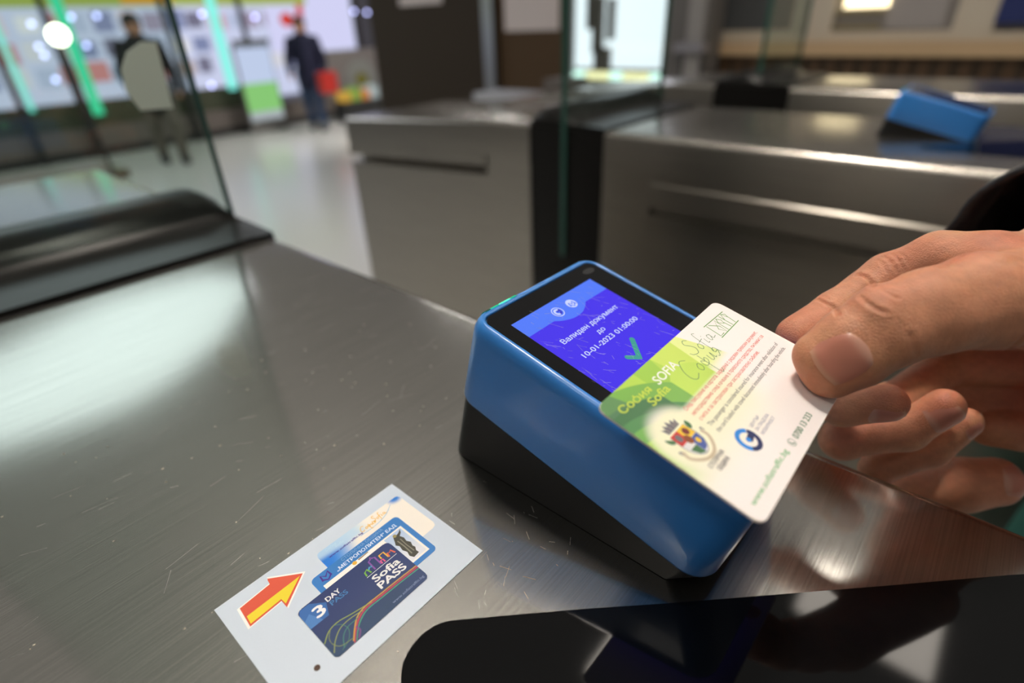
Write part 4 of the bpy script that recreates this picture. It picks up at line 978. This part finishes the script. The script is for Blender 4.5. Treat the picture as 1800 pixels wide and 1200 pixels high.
# glowing panel behind the glass gate, added in place of the reflection in its pane
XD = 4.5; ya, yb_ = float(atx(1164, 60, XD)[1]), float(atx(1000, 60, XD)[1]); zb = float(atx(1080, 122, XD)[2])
dc = thing('reflection_standin', (XD + .15, (ya + yb_) / 2, 0), 'glowing panel with a row of small lights, standing in for the reflection in the middle glass gate', 'reflection stand-in')
xb(XD + .10, ya, yb_, zb, H + 1.5, .03, glow(240, 244, 255, 1.6), 'reflection_glow', dc)
xb(XD, ya - .03, yb_ + .03, 0, zb - .10, .35, mat('standin_grey', srgb(104, 104, 98), .5), 'base', dc)
b = MB(); b.box(XD + .06, XD + .35, ya - .03, ya, zb - .1, H + 1.5); b.box(XD + .06, XD + .35, yb_, yb_ + .03, zb - .1, H + 1.5); b.build('standin_sides', mat('standin_frame', srgb(150, 150, 150), .4), dc)
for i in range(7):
    y = ya + (yb_ - ya) * (i + .5) / 7; b = MB(); b.box(XD + .05, XD + .12, y - .045, y + .045, zb - .085, zb - .03); b.build('reflected_lamp', glow(255, 244, 190, 1.7) if i % 3 else glow(220, 255, 245, 2.2), dc)
b = MB()
for u, v, w, h_, in ((.30, .12, .10, .42), (.36, .0, .16, .16), (.44, .22, .06, .30), (.22, .3, .08, .3)):
    y = yb_ - (yb_ - ya) * u; b.box(XD + .03, XD + .07, y - w / 2, y + w / 2, zb + v, zb + v + h_)
b.build('reflected_shapes', mat('reflected_grey', srgb(120, 112, 108), .7), dc)
# ticket booth on the right
XB = 4.6; bt = thing('ticket_booth', (XB, 1.0, 0), 'beige ticket booth with windows and brown slatted base at the upper right', 'booth')
yR, yL = -1.6, float(atx(1245, 60, XB)[1]); zs0, zs1 = float(atx(1500, 98, XB)[2]), float(atx(1500, 62, XB)[2])
BEIGE = mat('booth_beige', srgb(214, 202, 184), .55); SILL = mat('booth_sill', srgb(206, 176, 138), .5)
xb(XB - .06, yR, yL, zs0, zs1 - .035, .3, SILL, 'sill', bt)
xb(XB + .02, yR, yL, 0, zs0, .2, mat('booth_slats', srgb(58, 44, 30), .5), 'slatted_base', bt)
n = 34
for i in range(n):
    y = yR + (yL - yR) * (i + .5) / n; b = MB(); b.box(XB, XB + .02, y - .03, y + .03, .05, zs0 - .01); b.build('slat', mat('slat_brown', srgb(84, 62, 40), .5), bt)
wins = [(1262, 1392), (1462, 1676), (1748, 1990)]; ed = [1245] + [q for w in wins for q in w] + [2100]
zt = H + 1.5
for a, c in zip(ed[0::2], ed[1::2]):
    y0, y1 = sorted((max(yR, float(atx(a, 40, XB)[1])), max(yR, float(atx(c, 40, XB)[1]))))
    if y1 - y0 > .01: xb(XB, y0, y1, zs1 - .035, zt, .08, BEIGE, 'frame_post', bt)
for i, (a, c) in enumerate(wins):
    y1, y0 = float(atx(a, 40, XB)[1]), max(yR, float(atx(c, 40, XB)[1])); zw = float(atx((a + c) / 2, 54, XB)[2])
    xb(XB + .005, y0, y1, zs1 - .035, zw, .07, BEIGE, 'frame_rail', bt)
    g = xb(XB + .03, y0, y1, zw, zt, .008, mat('booth_pane', (.10, .105, .11), .1), 'window_pane', bt) if i == 0 else xb(XB + .05, y0, y1, zw, zt, .008, mat('booth_blind', srgb(150, 144, 140), .5), 'window_pane', bt)
    if i == 1:
        ym = y1 - (y1 - y0) * .42
        for k in range(3): xb(XB + .02, ym, y1, zw + .01 + k * .085, zw + .045 + k * .085, .02, mat('drawer_tan', srgb(150, 138, 112), .5), 'shelf', bt)
        notice(XB + .04, 1560, 1662, 50, 'pale paper taped inside the booth window right of the lamp', mat('grey_paper', srgb(172, 166, 164), .7))
        zl = float(atx(1520, 13, XB)[2]); xb(XB + .012, ym - .02, y1 - .05, zl, zl + .26, .02, glow(255, 236, 190, 3.2), 'window_lamp', bt)
    if i == 2:
        b = MB(); yy = float(atx(1790, 20, XB)[1]); b.box(XB - .022, XB - .002, yy - .3, yy + .09, zw + .04, zt); o = b.build('blue_jacket', mat('blue_cloth', srgb(36, 50, 110), .7)); tag(o, 'dark blue cloth hanging inside the right booth window', 'cloth')
# machine between reflection stand-in and booth
o = thing('ticket_machine', (4.3, float(atx(1205, 100, 4.3)[1]), 0), 'grey ticket machine standing between the glowing reflection panel and the booth', 'ticket machine')
y0, y1 = float(atx(1242, 100, 4.3)[1]), float(atx(1172, 100, 4.3)[1])
xb(4.3, y0, y1, 0, H + 1.2, .22, mat('machine_body', srgb(112, 108, 106), .5), 'cabinet_body', o); xb(4.27, y0 + .04, y0 + .16, H - .25, H + .5, .03, mat('machine_strip', srgb(160, 156, 154), .4), 'front_strip', o)
xb(4.2, y0, y1 - .1, float(atx(1210, 92, 4.2)[2]), float(atx(1210, 76, 4.2)[2]), .1, mat('machine_shelf', srgb(150, 148, 156), .3), 'shelf', o); xb(4.28, y0 + .02, y1 - .12, H - .36, H - .12, .02, DARKP, 'dark_slot', o)
# pale sticker on the near glass gate
P = [aty(px, py, .603) for px, py in ((247, 73), (274, 74), (304, 190), (247, 194), (221, 160), (213, 122), (222, 92))]
b = MB(); b.prism(P, (0, -.0008, 0)); tag(b.build('window_sticker', mat('pale_sticker', srgb(222, 236, 224), .6)), 'pale grey green sticker on the near glass gate', 'sticker')
# low bench beyond the near turnstile, with warm highlights
q0 = atz(60, 318, .5)
t = thing('low_bench', (q0[0] - .5, q0[1], 0), 'low brown bench beyond the end of the near turnstile', 'bench')
b = MB(); b.box(q0[0] - 1.6, q0[0] + .55, q0[1] - .2, q0[1] + .3, .44, .5); b.build('seat', mat('bench_brown', srgb(112, 90, 72), .35), t)
for dx in (-1.4, .4):
    b = MB(); b.box(q0[0] + dx, q0[0] + dx + .08, q0[1] - .15, q0[1] + .25, 0, .44); b.build('leg', DARKP, t)
